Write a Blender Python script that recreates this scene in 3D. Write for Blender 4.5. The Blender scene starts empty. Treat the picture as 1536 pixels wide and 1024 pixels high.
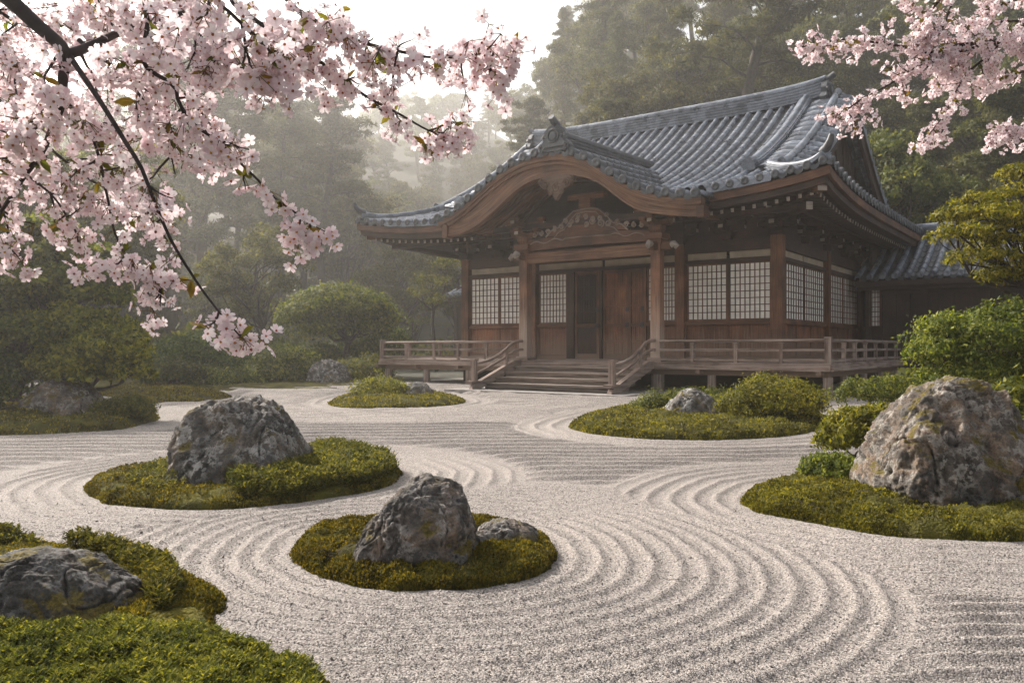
import bpy, bmesh, math, random
import numpy as np
from mathutils import Vector, Matrix

# ------------------------------------------------------------------ camera, sky, sun, exposure
SC = bpy.context.scene
COL = SC.collection
R = math.radians
F_PX, HORIZON, EYE = 1240.0, 521.0, 1.3          # focal length in pixels of the 1536 px photograph, horizon row, eye height

cam = bpy.data.cameras.new('camera')
cam.sensor_width = 36.0
cam.lens = 36.0 * F_PX / 1536.0
cam.shift_y = (HORIZON - 512.0) / 1536.0
cam.clip_start, cam.clip_end = 0.05, 2000.0
camo = bpy.data.objects.new('camera', cam)
COL.objects.link(camo)
camo.location = (0, 0, EYE)
camo.rotation_euler = (R(90), 0, 0)
SC.camera = camo

SUN_AZ, SUN_EL = R(-48), R(36)                    # azimuth from the viewing direction (+Y), to the left, a little behind
world = bpy.data.worlds.new('World')
SC.world = world
world.use_nodes = True
wn = world.node_tree
sky = wn.nodes.new('ShaderNodeTexSky')
sky.sky_type = 'NISHITA'
sky.sun_disc = False
sky.sun_elevation = SUN_EL
sky.sun_rotation = SUN_AZ
sky.air_density, sky.dust_density, sky.ozone_density = 1.0, 4.0, 0.6
hs = wn.nodes.new('ShaderNodeHueSaturation')      # a milky morning sky: less blue than clear air
hs.inputs['Saturation'].default_value = .38
wn.links.new(sky.outputs[0], hs.inputs['Color'])
wn.links.new(hs.outputs[0], wn.nodes['Background'].inputs[0])
wn.nodes['Background'].inputs[1].default_value = 0.10

sun = bpy.data.lights.new('sun', 'SUN')
sun.energy = 4.6
sun.angle = R(2.0)
sun.color = (1.0, 0.925, 0.84)
suno = bpy.data.objects.new('sun', sun)
COL.objects.link(suno)
sd = Vector((math.sin(SUN_AZ) * math.cos(SUN_EL), math.cos(SUN_AZ) * math.cos(SUN_EL), math.sin(SUN_EL)))
suno.rotation_euler = sd.to_track_quat('Z', 'Y').to_euler()
suno.location = sd * 100

SC.view_settings.view_transform = 'Standard'
SC.view_settings.look = 'None'
SC.view_settings.gamma = 1.0
SC.view_settings.exposure = 1.08
SC.cycles.use_denoising = True
SC.cycles.max_bounces = 8
SC.cycles.transparent_max_bounces = 8
SC.cycles.volume_bounces = 1
SC.cycles.sample_clamp_indirect = 6.0

HAZE_DENSITY = 0.0016
HAZE_ANISO = 0.66

# ------------------------------------------------------------------ helpers
def ground(px, py):
    k = EYE * F_PX / (py - HORIZON)
    return np.array([(px - 768.0) / F_PX * k, k])

def at(px, py, Y):
    return np.array([(px - 768.0) / F_PX * Y, Y, EYE + (HORIZON - py) / F_PX * Y])

def tag(o, label=None, cat=None, group=None, kind=None):
    for k, v in (('label', label), ('category', cat), ('group', group), ('kind', kind)):
        if v: o[k] = v
    return o

def empty(name, loc=(0, 0, 0), rz=0.0, parent=None):
    o = bpy.data.objects.new(name, None)
    COL.objects.link(o)
    o.location = loc
    o.rotation_euler = (0, 0, rz)
    o.empty_display_size = 0.2
    if parent: o.parent = parent
    return o

def link_mesh(name, me, parent=None):
    o = bpy.data.objects.new(name, me)
    COL.objects.link(o)
    if parent: o.parent = parent
    return o

def copy_tree(o, parent=None):
    c = o.copy()
    COL.objects.link(c)
    c.parent = parent
    for ch in list(o.children): copy_tree(ch, c)
    return c

def mesh_np(name, V, F, mats, parent=None, smooth=False, mi=None, origin=None):
    """one mesh object from arrays; F is one (n,3) or (n,4) array or a list of such arrays"""
    V = np.asarray(V, dtype=np.float64)
    if origin is not None: V = V - np.asarray(origin)
    Fs = F if isinstance(F, (list, tuple)) else [F]
    Fs = [np.asarray(f, dtype=np.int64) for f in Fs if len(f)]
    me = bpy.data.meshes.new(name)
    me.vertices.add(len(V))
    me.vertices.foreach_set('co', V.astype(np.float32).ravel())
    loops = np.concatenate([f.ravel() for f in Fs])
    sizes = np.concatenate([np.full(len(f), f.shape[1]) for f in Fs])
    starts = np.concatenate([[0], np.cumsum(sizes)[:-1]])
    me.loops.add(len(loops))
    me.loops.foreach_set('vertex_index', loops.astype(np.int32))
    me.polygons.add(len(sizes))
    me.polygons.foreach_set('loop_start', starts.astype(np.int32))
    if mi is not None: me.polygons.foreach_set('material_index', np.asarray(mi, dtype=np.int32))
    me.polygons.foreach_set('use_smooth', np.full(len(sizes), bool(smooth)))
    me.update(calc_edges=True)
    for m in (mats if isinstance(mats, (list, tuple)) else [mats]): me.materials.append(m)
    o = link_mesh(name, me, parent)
    if origin is not None: o.location = tuple(origin)
    return o

class MB:
    """collects boxes, beams, tubes and prisms; build() links them as one mesh object, with UVs along the grain in metres"""
    def __init__(self):
        self.v, self.f, self.uv, self.mi = [], [], [], []
    def face(self, idx, uv=None, mi=0):
        self.f.append(idx); self.mi.append(mi)
        self.uv.extend(uv if uv else [(0, 0)] * len(idx))
    def add(self, vs, fs, uvf=None, mi=0):
        b = len(self.v)
        self.v.extend([tuple(p) for p in vs])
        for f in fs:
            uv = [uvf(vs[i]) for i in f] if uvf else None
            self.face([b + i for i in f], uv, mi)
    def beam(self, p0, p1, w, h, up=(0, 0, 1), mi=0, endmi=None, w1=None, h1=None):
        p0, p1, up = Vector(p0), Vector(p1), Vector(up)
        d = p1 - p0; L = d.length; d.normalize()
        s = d.cross(up)
        if s.length < 1e-6: s = d.cross(Vector((1, 0, 0)))
        s.normalize(); u = s.cross(d)
        w1 = w if w1 is None else w1; h1 = h if h1 is None else h1
        b = len(self.v)
        for p, ww, hh in ((p0, w, h), (p1, w1, h1)):
            for a, c in ((-1, -1), (1, -1), (1, 1), (-1, 1)):
                self.v.append(tuple(p + s * (a * ww / 2) + u * (c * hh / 2)))
        o = (hash((round(p0.x, 2), round(p0.y, 2), round(p0.z, 2))) % 97) * 0.37
        for k in range(4):
            n = (k + 1) % 4
            ww = w if k % 2 == 0 else h
            self.face([b + k, b + n, b + 4 + n, b + 4 + k], [(o, o + k), (o, o + k + ww), (o + L, o + k + ww), (o + L, o + k)], mi)
        e = mi if endmi is None else endmi
        self.face([b + 3, b + 2, b + 1, b], [(o, o), (o + .1, o), (o + .1, o + h), (o, o + h)], e)
        self.face([b + 4, b + 5, b + 6, b + 7], [(o, o), (o + .1, o), (o + .1, o + h), (o, o + h)], e)
    def box(self, x0, x1, y0, y1, z0, z1, mi=0):
        d = (x1 - x0, y1 - y0, z1 - z0)
        cx, cy, cz = (x0 + x1) / 2, (y0 + y1) / 2, (z0 + z1) / 2
        k = max(range(3), key=lambda i: d[i])
        if k == 0: self.beam((x0, cy, cz), (x1, cy, cz), d[1], d[2], (0, 0, 1), mi)
        elif k == 1: self.beam((cx, y0, cz), (cx, y1, cz), d[0], d[2], (0, 0, 1), mi)
        else: self.beam((cx, cy, z0), (cx, cy, z1), d[0], d[1], (0, 1, 0), mi)
    def tube(self, pts, rad, n=8, mi=0, cap=True):
        pts = [Vector(p) for p in pts]
        if not hasattr(rad, '__len__'): rad = [rad] * len(pts)
        b = len(self.v); ref = None; Ls = [0.0]
        for i, p in enumerate(pts):
            d = (pts[min(i + 1, len(pts) - 1)] - pts[max(i - 1, 0)]).normalized()
            if ref is None: ref = d.orthogonal().normalized()
            ref = (ref - d * ref.dot(d)).normalized()
            q = d.cross(ref)
            for k in range(n):
                a = 2 * math.pi * k / n
                self.v.append(tuple(p + (ref * math.cos(a) + q * math.sin(a)) * rad[i]))
            if i: Ls.append(Ls[-1] + (p - pts[i - 1]).length)
        for i in range(len(pts) - 1):
            for k in range(n):
                k2 = (k + 1) % n
                u0, u1 = k / n * 6.28 * rad[i], (k + 1) / n * 6.28 * rad[i]
                self.face([b + i * n + k, b + i * n + k2, b + (i + 1) * n + k2, b + (i + 1) * n + k], [(Ls[i], u0), (Ls[i], u1), (Ls[i + 1], u1), (Ls[i + 1], u0)], mi)
        if cap:
            self.face([b + k for k in reversed(range(n))], None, mi)
            e = b + (len(pts) - 1) * n
            self.face([e + k for k in range(n)], None, mi)
    def cyl(self, x, y, z0, z1, r, n=14, r1=None, mi=0):
        self.tube([(x, y, z0), (x, y, z1)], [r, r if r1 is None else r1], n, mi)
    def prism(self, poly, m0, m1, mp, mi=0):
        """poly: (a, b) points; mp(a, b, d) -> xyz; extruded from depth m0 to m1"""
        n = len(poly); b = len(self.v)
        for d in (m0, m1):
            for a, c in poly: self.v.append(tuple(mp(a, c, d)))
        self.face([b + i for i in range(n)], [poly[i] for i in range(n)], mi)
        self.face([b + n + i for i in reversed(range(n))], [poly[i] for i in reversed(range(n))], mi)
        L = 0
        for i in range(n):
            j = (i + 1) % n
            l2 = L + math.dist(poly[i], poly[j])
            self.face([b + j, b + i, b + n + i, b + n + j], [(l2, 0), (L, 0), (L, m1 - m0), (l2, m1 - m0)], mi)
            L = l2
    def ribbon(self, A, T, B, m0, m1, mp, mi=0):
        """strip whose section runs between lower curve B and upper curve T over stations A, extruded from m0 to m1"""
        b = len(self.v); n = len(A); L = [0.0]
        for i in range(n):
            for d in (m0, m1):
                self.v.append(tuple(mp(A[i], B[i], d))); self.v.append(tuple(mp(A[i], T[i], d)))
            if i: L.append(L[-1] + math.hypot(A[i] - A[i - 1], T[i] - T[i - 1]))
        for i in range(n - 1):
            p, q = b + 4 * i, b + 4 * i + 4
            h = T[i] - B[i]; h2 = T[i + 1] - B[i + 1]; w = abs(m1 - m0)
            for (e, f, ua, ub, uc, ud) in ((0, 1, 0, h, h2, 0), (1, 3, 0, w, w, 0), (3, 2, 0, h, h2, 0), (2, 0, 0, w, w, 0)):
                self.face([p + e, p + f, q + f, q + e], [(L[i], ua), (L[i], ub), (L[i + 1], uc), (L[i + 1], ud)], mi)
        self.face([b, b + 2, b + 3, b + 1], None, mi)
        e = b + 4 * (n - 1)
        self.face([e, e + 1, e + 3, e + 2], None, mi)
    def mesh(self, name, mats, smooth=None):
        me = bpy.data.meshes.new(name)
        me.from_pydata(self.v, [], self.f)
        uv = me.uv_layers.new(name='UVMap')
        uv.data.foreach_set('uv', np.array(self.uv, dtype=np.float32).ravel())
        me.polygons.foreach_set('material_index', np.array(self.mi, dtype=np.int32))
        for m in (mats if isinstance(mats, (list, tuple)) else [mats]): me.materials.append(m)
        if smooth is not None:
            me.polygons.foreach_set('use_smooth', np.full(len(self.f), True))
            me.set_sharp_from_angle(angle=R(smooth))
        bm = bmesh.new(); bm.from_mesh(me)
        bmesh.ops.recalc_face_normals(bm, faces=bm.faces)
        bm.to_mesh(me); bm.free()
        me.update()
        return me
    def build(self, name, mats, parent=None, smooth=None):
        return link_mesh(name, self.mesh(name, mats, smooth), parent)

# value noise on arrays of points
def _hash(i, j, k, seed):
    h = (i.astype(np.uint32) * np.uint32(374761393) + j.astype(np.uint32) * np.uint32(668265263) + k.astype(np.uint32) * np.uint32(2147483647) + np.uint32(seed * 974711 % 2**32))
    h = (h ^ (h >> np.uint32(13))) * np.uint32(1274126177)
    h = h ^ (h >> np.uint32(16))
    h = h * np.uint32(2246822519); h ^= h >> np.uint32(15)
    return h.astype(np.float64) / 4294967295.0 * 2 - 1

def vnoise(p, seed=0):
    p = np.asarray(p, dtype=np.float64)
    i = np.floor(p).astype(np.int64); f = p - i
    f = f * f * f * (f * (f * 6 - 15) + 10)
    i = i.astype(np.int32)
    r = 0
    for a in (0, 1):
        for b in (0, 1):
            for c in (0, 1):
                w = (f[:, 0] if a else 1 - f[:, 0]) * (f[:, 1] if b else 1 - f[:, 1]) * (f[:, 2] if c else 1 - f[:, 2])
                r = r + w * _hash(i[:, 0] + a, i[:, 1] + b, i[:, 2] + c, seed)
    return r

def fbm(p, octv=4, seed=0, gain=0.5, ridged=False):
    r, a, q = 0, 1.0, np.asarray(p, dtype=np.float64)
    for o in range(octv):
        n = vnoise(q, seed + o * 17)
        r = r + a * ((1 - np.abs(n) * 2) if ridged else n)
        a *= gain; q = q * 2.03 + 13.7
    return r

def worley(p, seed=0):
    """distance to the nearest jittered cell point (2-D points)"""
    p = np.asarray(p, dtype=np.float64)
    i = np.floor(p).astype(np.int32); best = np.full(len(p), 9.0)
    z = np.zeros(len(p), np.int32)
    for a in (-1, 0, 1):
        for b in (-1, 0, 1):
            ci, cj = i[:, 0] + a, i[:, 1] + b
            ox = _hash(ci, cj, z, seed) * .5 + .5; oy = _hash(ci, cj, z, seed + 5) * .5 + .5
            d = np.hypot(ci + ox - p[:, 0], cj + oy - p[:, 1])
            best = np.minimum(best, d)
    return best

def grid_faces(nr, nc, wrap=False):
    r = np.arange(nr - 1)[:, None]; c = np.arange(nc if wrap else nc - 1)[None, :]
    c2 = (c + 1) % nc
    return np.stack([r * nc + c, r * nc + c2, (r + 1) * nc + c2, (r + 1) * nc + c], -1).reshape(-1, 4)

def spline(pts, n, closed=False):
    """Catmull-Rom through points -> n samples"""
    P = np.asarray(pts, dtype=np.float64)
    if closed: P = np.vstack([P[-1], P, P[0], P[1]])
    else: P = np.vstack([2 * P[0] - P[1], P, 2 * P[-1] - P[-2]])
    m = len(P) - 3
    t = np.linspace(0, m, n, endpoint=not closed)
    i = np.minimum(t.astype(int), m - 1); u = (t - i)[:, None]
    a, b, c, d = P[i], P[i + 1], P[i + 2], P[i + 3]
    return .5 * (2 * b + (c - a) * u + (2 * a - 5 * b + 4 * c - d) * u**2 + (3 * b - a - 3 * c + d) * u**3)

# ------------------------------------------------------------------ materials
def new_mat(name):
    m = bpy.data.materials.new(name)
    m.use_nodes = True
    nt = m.node_tree
    b = nt.nodes['Principled BSDF']
    return m, nt, b

def nd(nt, typ, ins=None, **kw):
    n = nt.nodes.new('ShaderNode' + typ)
    for k, v in kw.items(): setattr(n, k, v)
    for k, v in (ins or {}).items():
        if isinstance(v, bpy.types.NodeSocket): nt.links.new(v, n.inputs[k])
        else: n.inputs[k].default_value = v
    return n

def ramp(nt, fac, stops):
    n = nt.nodes.new('ShaderNodeValToRGB')
    nt.links.new(fac, n.inputs[0])
    e = n.color_ramp.elements
    while len(e) > len(stops): e.remove(e[-1])
    while len(e) < len(stops): e.new(0.5)
    for k, (p, c) in zip(e, stops):
        k.position = p; k.color = (c[0], c[1], c[2], 1)
    return n.outputs[0]

def mixc(nt, fac, a, b, mode='MIX'):
    n = nt.nodes.new('ShaderNodeMix'); n.data_type = 'RGBA'; n.blend_type = mode
    for k, v in ((0, fac), (6, a), (7, b)):
        if isinstance(v, bpy.types.NodeSocket): nt.links.new(v, n.inputs[k])
        else: n.inputs[k].default_value = v if k == 0 else (v[0], v[1], v[2], 1)
    return n.outputs[2]

def bump(nt, b, h, strength=.5, dist=.02):
    n = nd(nt, 'Bump', {'Height': h, 'Strength': strength, 'Distance': dist})
    nt.links.new(n.outputs[0], b.inputs['Normal'])
    return n

def wood(name, dark, light, pale=None, rough=.65, palez=None):
    m, nt, b = new_mat(name)
    uv = nd(nt, 'UVMap').outputs[0]
    tc = nd(nt, 'TexCoord').outputs['Object']
    mp = nd(nt, 'Mapping', {'Vector': uv, 'Scale': (1.3, 34, 1)}).outputs[0]
    g = nd(nt, 'TexNoise', {'Vector': mp, 'Scale': 1.0, 'Detail': 7.0, 'Roughness': .65, 'Distortion': .6}).outputs[0]
    bl = nd(nt, 'TexNoise', {'Vector': tc, 'Scale': 1.1, 'Detail': 5.0, 'Roughness': .6}).outputs[0]
    inf = nd(nt, 'ObjectInfo').outputs['Random']
    mid = [(a + c) / 2 for a, c in zip(dark, light)]
    c = ramp(nt, g, [(.3, dark), (.5, mid), (.68, light)])
    blr = ramp(nt, bl, [(.35, (.45, .42, .4)), (.65, (1.25, 1.25, 1.25))])
    c = mixc(nt, 1.0, c, blr, 'MULTIPLY')
    vr = nd(nt, 'MapRange', {'Value': inf, 'To Min': .78, 'To Max': 1.18}).outputs[0]
    c = mixc(nt, 1.0, c, nd(nt, 'CombineColor', {0: vr, 1: vr, 2: vr}).outputs[0], 'MULTIPLY')
    if pale:
        n2 = nd(nt, 'TexNoise', {'Vector': mp, 'Scale': .5, 'Detail': 4.0}).outputs[0]
        if palez:      # weather-bleached towards the foot of the member
            sep = nd(nt, 'SeparateXYZ', {'Vector': tc}).outputs[2]
            zf = nd(nt, 'MapRange', {'Value': sep, 'From Min': palez[0], 'From Max': palez[1], 'To Min': .62, 'To Max': -.25}).outputs[0]
            f = nd(nt, 'Math', {0: n2, 1: zf}, operation='ADD').outputs[0]
            fac = ramp(nt, f, [(.45, (0, 0, 0)), (.95, (1, 1, 1))])
        else:
            fac = ramp(nt, n2, [(.42, (0, 0, 0)), (.7, (1, 1, 1))])
        c = mixc(nt, fac, c, pale)
    nt.links.new(c, b.inputs['Base Color'])
    b.inputs['Roughness'].default_value = rough
    bump(nt, b, g, .35, .012)
    return m

M = {}
M['wood'] = wood('brown_timber', (.055, .021, .009), (.22, .092, .040), pale=(.20, .13, .09), palez=(.8, 2.0))
M['wood_warm'] = wood('warm_timber', (.045, .017, .007), (.22, .088, .036), pale=(.24, .125, .065))
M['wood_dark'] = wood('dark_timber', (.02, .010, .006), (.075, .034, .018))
M['wood_grey'] = wood('weathered_timber', (.12, .075, .055), (.33, .24, .19), pale=(.36, .29, .25), rough=.8)
M['wood_pillar'] = wood('pillar_timber', (.10, .042, .02), (.30, .135, .068), pale=(.40, .30, .24), palez=(.9, 3.3))
M['wood_step'] = wood('step_timber', (.06, .043, .034), (.24, .18, .145), pale=(.36, .29, .24), rough=.85)
M['wood_panel'] = wood('panel_timber', (.07, .022, .008), (.28, .108, .042), pale=(.22, .14, .095), palez=(.85, 2.1))
M['wood_carved'] = wood('carved_timber', (.06, .032, .02), (.22, .14, .095), rough=.8)
M['tip'] = wood('limewashed_end_grain', (.30, .25, .21), (.52, .46, .41), rough=.9)

def plain(name, col, rough=.8, noise=0.25, scale=6.0):
    m, nt, b = new_mat(name)
    tc = nd(nt, 'TexCoord').outputs['Object']
    n = nd(nt, 'TexNoise', {'Vector': tc, 'Scale': scale, 'Detail': 6.0}).outputs[0]
    c = ramp(nt, n, [(.3, [k * (1 - noise) for k in col]), (.7, [k * (1 + noise) for k in col])])
    nt.links.new(c, b.inputs['Base Color'])
    b.inputs['Roughness'].default_value = rough
    return m

M['plaster'] = plain('cream_plaster', (.42, .34, .25), .9, .2, 2.5)
M['paper'] = plain('shoji_paper', (.88, .83, .76), .85, .12, 4.0)
M['iron'] = plain('black_iron', (.03, .028, .027), .5)
M['stone_slab'] = plain('stone_slab', (.27, .25, .235), .9, .3, 4.0)
M['soil'] = plain('forest_soil', (.035, .034, .018), 1.0, .5, 1.2)
M['bark'] = plain('bark', (.045, .034, .026), .95, .55, 9.0)
M['bark_cherry'] = plain('cherry_bark', (.030, .020, .018), .85, .5, 30.0)

def tile_mat(name, dark, light, rough=.4):
    m, nt, b = new_mat(name)
    tc = nd(nt, 'TexCoord').outputs['Object']
    n = nd(nt, 'TexNoise', {'Vector': tc, 'Scale': 1.6, 'Detail': 8.0, 'Roughness': .65}).outputs[0]
    n2 = nd(nt, 'TexNoise', {'Vector': tc, 'Scale': 26.0, 'Detail': 4.0}).outputs[0]
    vo = nd(nt, 'TexVoronoi', {'Vector': tc, 'Scale': 3.4}).outputs['Color']
    sep = nd(nt, 'SeparateColor', {0: vo}).outputs[0]
    f = nd(nt, 'Math', {0: n, 1: nd(nt, 'Math', {0: sep, 1: .42}, operation='MULTIPLY').outputs[0]}, operation='ADD').outputs[0]
    c = ramp(nt, f, [(.42, dark), (.95, light)])
    st = ramp(nt, n2, [(.35, (.65, .65, .66)), (.6, (1.08, 1.08, 1.08))])
    c = mixc(nt, .8, c, st, 'MULTIPLY')
    nt.links.new(c, b.inputs['Base Color'])
    rr = nd(nt, 'MapRange', {'Value': n, 'To Min': rough - .12, 'To Max': rough + .25}).outputs[0]
    nt.links.new(rr, b.inputs['Roughness'])
    b.inputs['Specular IOR Level'].default_value = .7
    bump(nt, b, n2, .25, .01)
    return m
M['tile'] = tile_mat('smoked_clay_tile', (.06, .07, .09), (.26, .29, .345), .25)  # lightened so the sheen on the cover rolls sits in the colour
M['tile_pan'] = tile_mat('groove_shade_pan_tile', (.014, .017, .022), (.07, .078, .092), .4)  # darkened copy for the pans: shade between the rolls painted into the tile
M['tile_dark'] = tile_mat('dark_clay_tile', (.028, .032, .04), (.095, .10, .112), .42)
M['tile_pale'] = tile_mat('pale_lichened_tile', (.085, .08, .078), (.24, .22, .20), .6)

def leaf_mat(name, c0, c1, c2, trans=.35, rough=.62, tcol=None, ns=.9, dk=(.55, .6, .6)):
    m, nt, b = new_mat(name)
    g = nd(nt, 'NewGeometry').outputs['Random Per Island']
    c = ramp(nt, g, [(0, c0), (.5, c1), (1, c2)])
    tc = nd(nt, 'TexCoord').outputs['Object']
    n = nd(nt, 'TexNoise', {'Vector': tc, 'Scale': ns, 'Detail': 3.0}).outputs[0]
    c = mixc(nt, .55 if ns < 2 else .9, c, ramp(nt, n, [(.32, dk), (.68, (1.35, 1.25, 1.0))]), 'MULTIPLY')
    inf = nd(nt, 'ObjectInfo').outputs['Random']
    hv = nd(nt, 'HueSaturation', {'Color': c, 'Hue': nd(nt, 'MapRange', {'Value': inf, 'To Min': .488, 'To Max': .522}).outputs[0],
                                  'Value': nd(nt, 'MapRange', {'Value': inf, 'To Min': .75, 'To Max': 1.2}).outputs[0]}).outputs[0]
    nt.links.new(hv, b.inputs['Base Color'])
    b.inputs['Roughness'].default_value = rough
    b.inputs['Specular IOR Level'].default_value = .18
    t = nd(nt, 'BsdfTranslucent')
    nt.links.new(mixc(nt, 1.0, hv, tcol or (1.5, 1.35, .6), 'MULTIPLY'), t.inputs[0])
    mx = nd(nt, 'MixShader', {0: trans})
    nt.links.new(b.outputs[0], mx.inputs[1]); nt.links.new(t.outputs[0], mx.inputs[2])
    nt.links.new(mx.outputs[0], nt.nodes['Material Output'].inputs[0])
    return m
M['leaf_forest'] = leaf_mat('forest_leaf', (.048, .062, .02), (.095, .108, .034), (.18, .175, .055), .45)
M['leaf_pine'] = leaf_mat('pine_needle', (.040, .056, .02), (.078, .092, .032), (.14, .14, .048), .42)
M['leaf_dark'] = leaf_mat('dark_shrub_leaf', (.034, .05, .014), (.072, .094, .022), (.16, .17, .034), .4, tcol=(1.35, 1.5, .5))
M['leaf_gold'] = leaf_mat('yellow_green_leaf', (.050, .066, .012), (.105, .118, .022), (.22, .20, .034), .4, tcol=(1.35, 1.45, .55))
M['leaf_shrub'] = leaf_mat('shrub_leaf', (.044, .06, .015), (.11, .125, .026), (.25, .235, .05), .45, tcol=(1.35, 1.4, .5))
M['leaf_ground'] = leaf_mat('ground_cover_leaf', (.048, .062, .014), (.105, .118, .026), (.23, .215, .05), .4, ns=3.0)
M['moss_blade'] = leaf_mat('moss_blade', (.052, .060, .012), (.125, .122, .022), (.25, .215, .034), .35, ns=4.0, dk=(.34, .30, .26))

def moss_mat():
    m, nt, b = new_mat('moss')
    tc = nd(nt, 'TexCoord').outputs['Object']
    n = nd(nt, 'TexNoise', {'Vector': tc, 'Scale': 2.6, 'Detail': 6.0, 'Roughness': .6}).outputs[0]
    f = nd(nt, 'TexNoise', {'Vector': tc, 'Scale': 70.0, 'Detail': 4.0, 'Roughness': .7}).outputs[0]
    v = nd(nt, 'TexVoronoi', {'Vector': tc, 'Scale': 55.0}).outputs['Distance']
    s = nd(nt, 'Math', {0: n, 1: nd(nt, 'Math', {0: f, 1: .45}, operation='MULTIPLY').outputs[0]}, operation='ADD').outputs[0]
    c = ramp(nt, s, [(.48, (.030, .020, .012)), (.60, (.042, .036, .012)), (.74, (.075, .072, .015)), (.95, (.15, .13, .024))])
    nt.links.new(c, b.inputs['Base Color'])
    b.inputs['Roughness'].default_value = 1.0
    b.inputs['Specular IOR Level'].default_value = .1
    h = nd(nt, 'Math', {0: f, 1: v}, operation='SUBTRACT').outputs[0]
    bump(nt, b, h, .9, .02)
    return m
M['moss'] = moss_mat()

def gravel_mat():
    m, nt, b = new_mat('raked_gravel')
    tc = nd(nt, 'TexCoord').outputs['Object']
    v = nd(nt, 'TexVoronoi', {'Vector': tc, 'Scale': 125.0})
    v2 = nd(nt, 'TexVoronoi', {'Vector': tc, 'Scale': 240.0})
    n = nd(nt, 'TexNoise', {'Vector': tc, 'Scale': .55, 'Detail': 4.0}).outputs[0]
    c = ramp(nt, nd(nt, 'SeparateColor', {0: v.outputs['Color']}).outputs[0],
             [(0, (.080, .074, .071)), (.18, (.19, .171, .158)), (.55, (.285, .258, .238)), (1, (.42, .39, .366))])
    c2 = ramp(nt, nd(nt, 'SeparateColor', {0: v2.outputs['Color']}).outputs[1], [(0, (.62, .61, .6)), (1, (1.15, 1.12, 1.1))])
    c = mixc(nt, .7, c, c2, 'MULTIPLY')
    c = mixc(nt, .5, c, ramp(nt, n, [(.35, (.88, .87, .87)), (.65, (1.1, 1.09, 1.07))]), 'MULTIPLY')
    nt.links.new(c, b.inputs['Base Color'])
    b.inputs['Roughness'].default_value = .9
    b.inputs['Specular IOR Level'].default_value = .25
    h = nd(nt, 'Math', {0: v.outputs['Distance'], 1: -1.0}, operation='MULTIPLY').outputs[0]
    bump(nt, b, h, .55, .008)
    return m
M['gravel'] = gravel_mat()

def pebble_mat():
    m, nt, b = new_mat('pebble')
    g = nd(nt, 'NewGeometry').outputs['Random Per Island']
    c = ramp(nt, g, [(0, (.07, .065, .062)), (.3, (.18, .165, .157)), (.7, (.29, .27, .255)), (1, (.48, .46, .445))])
    nt.links.new(c, b.inputs['Base Color'])
    b.inputs['Roughness'].default_value = .8
    return m
M['pebble'] = pebble_mat()

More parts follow.
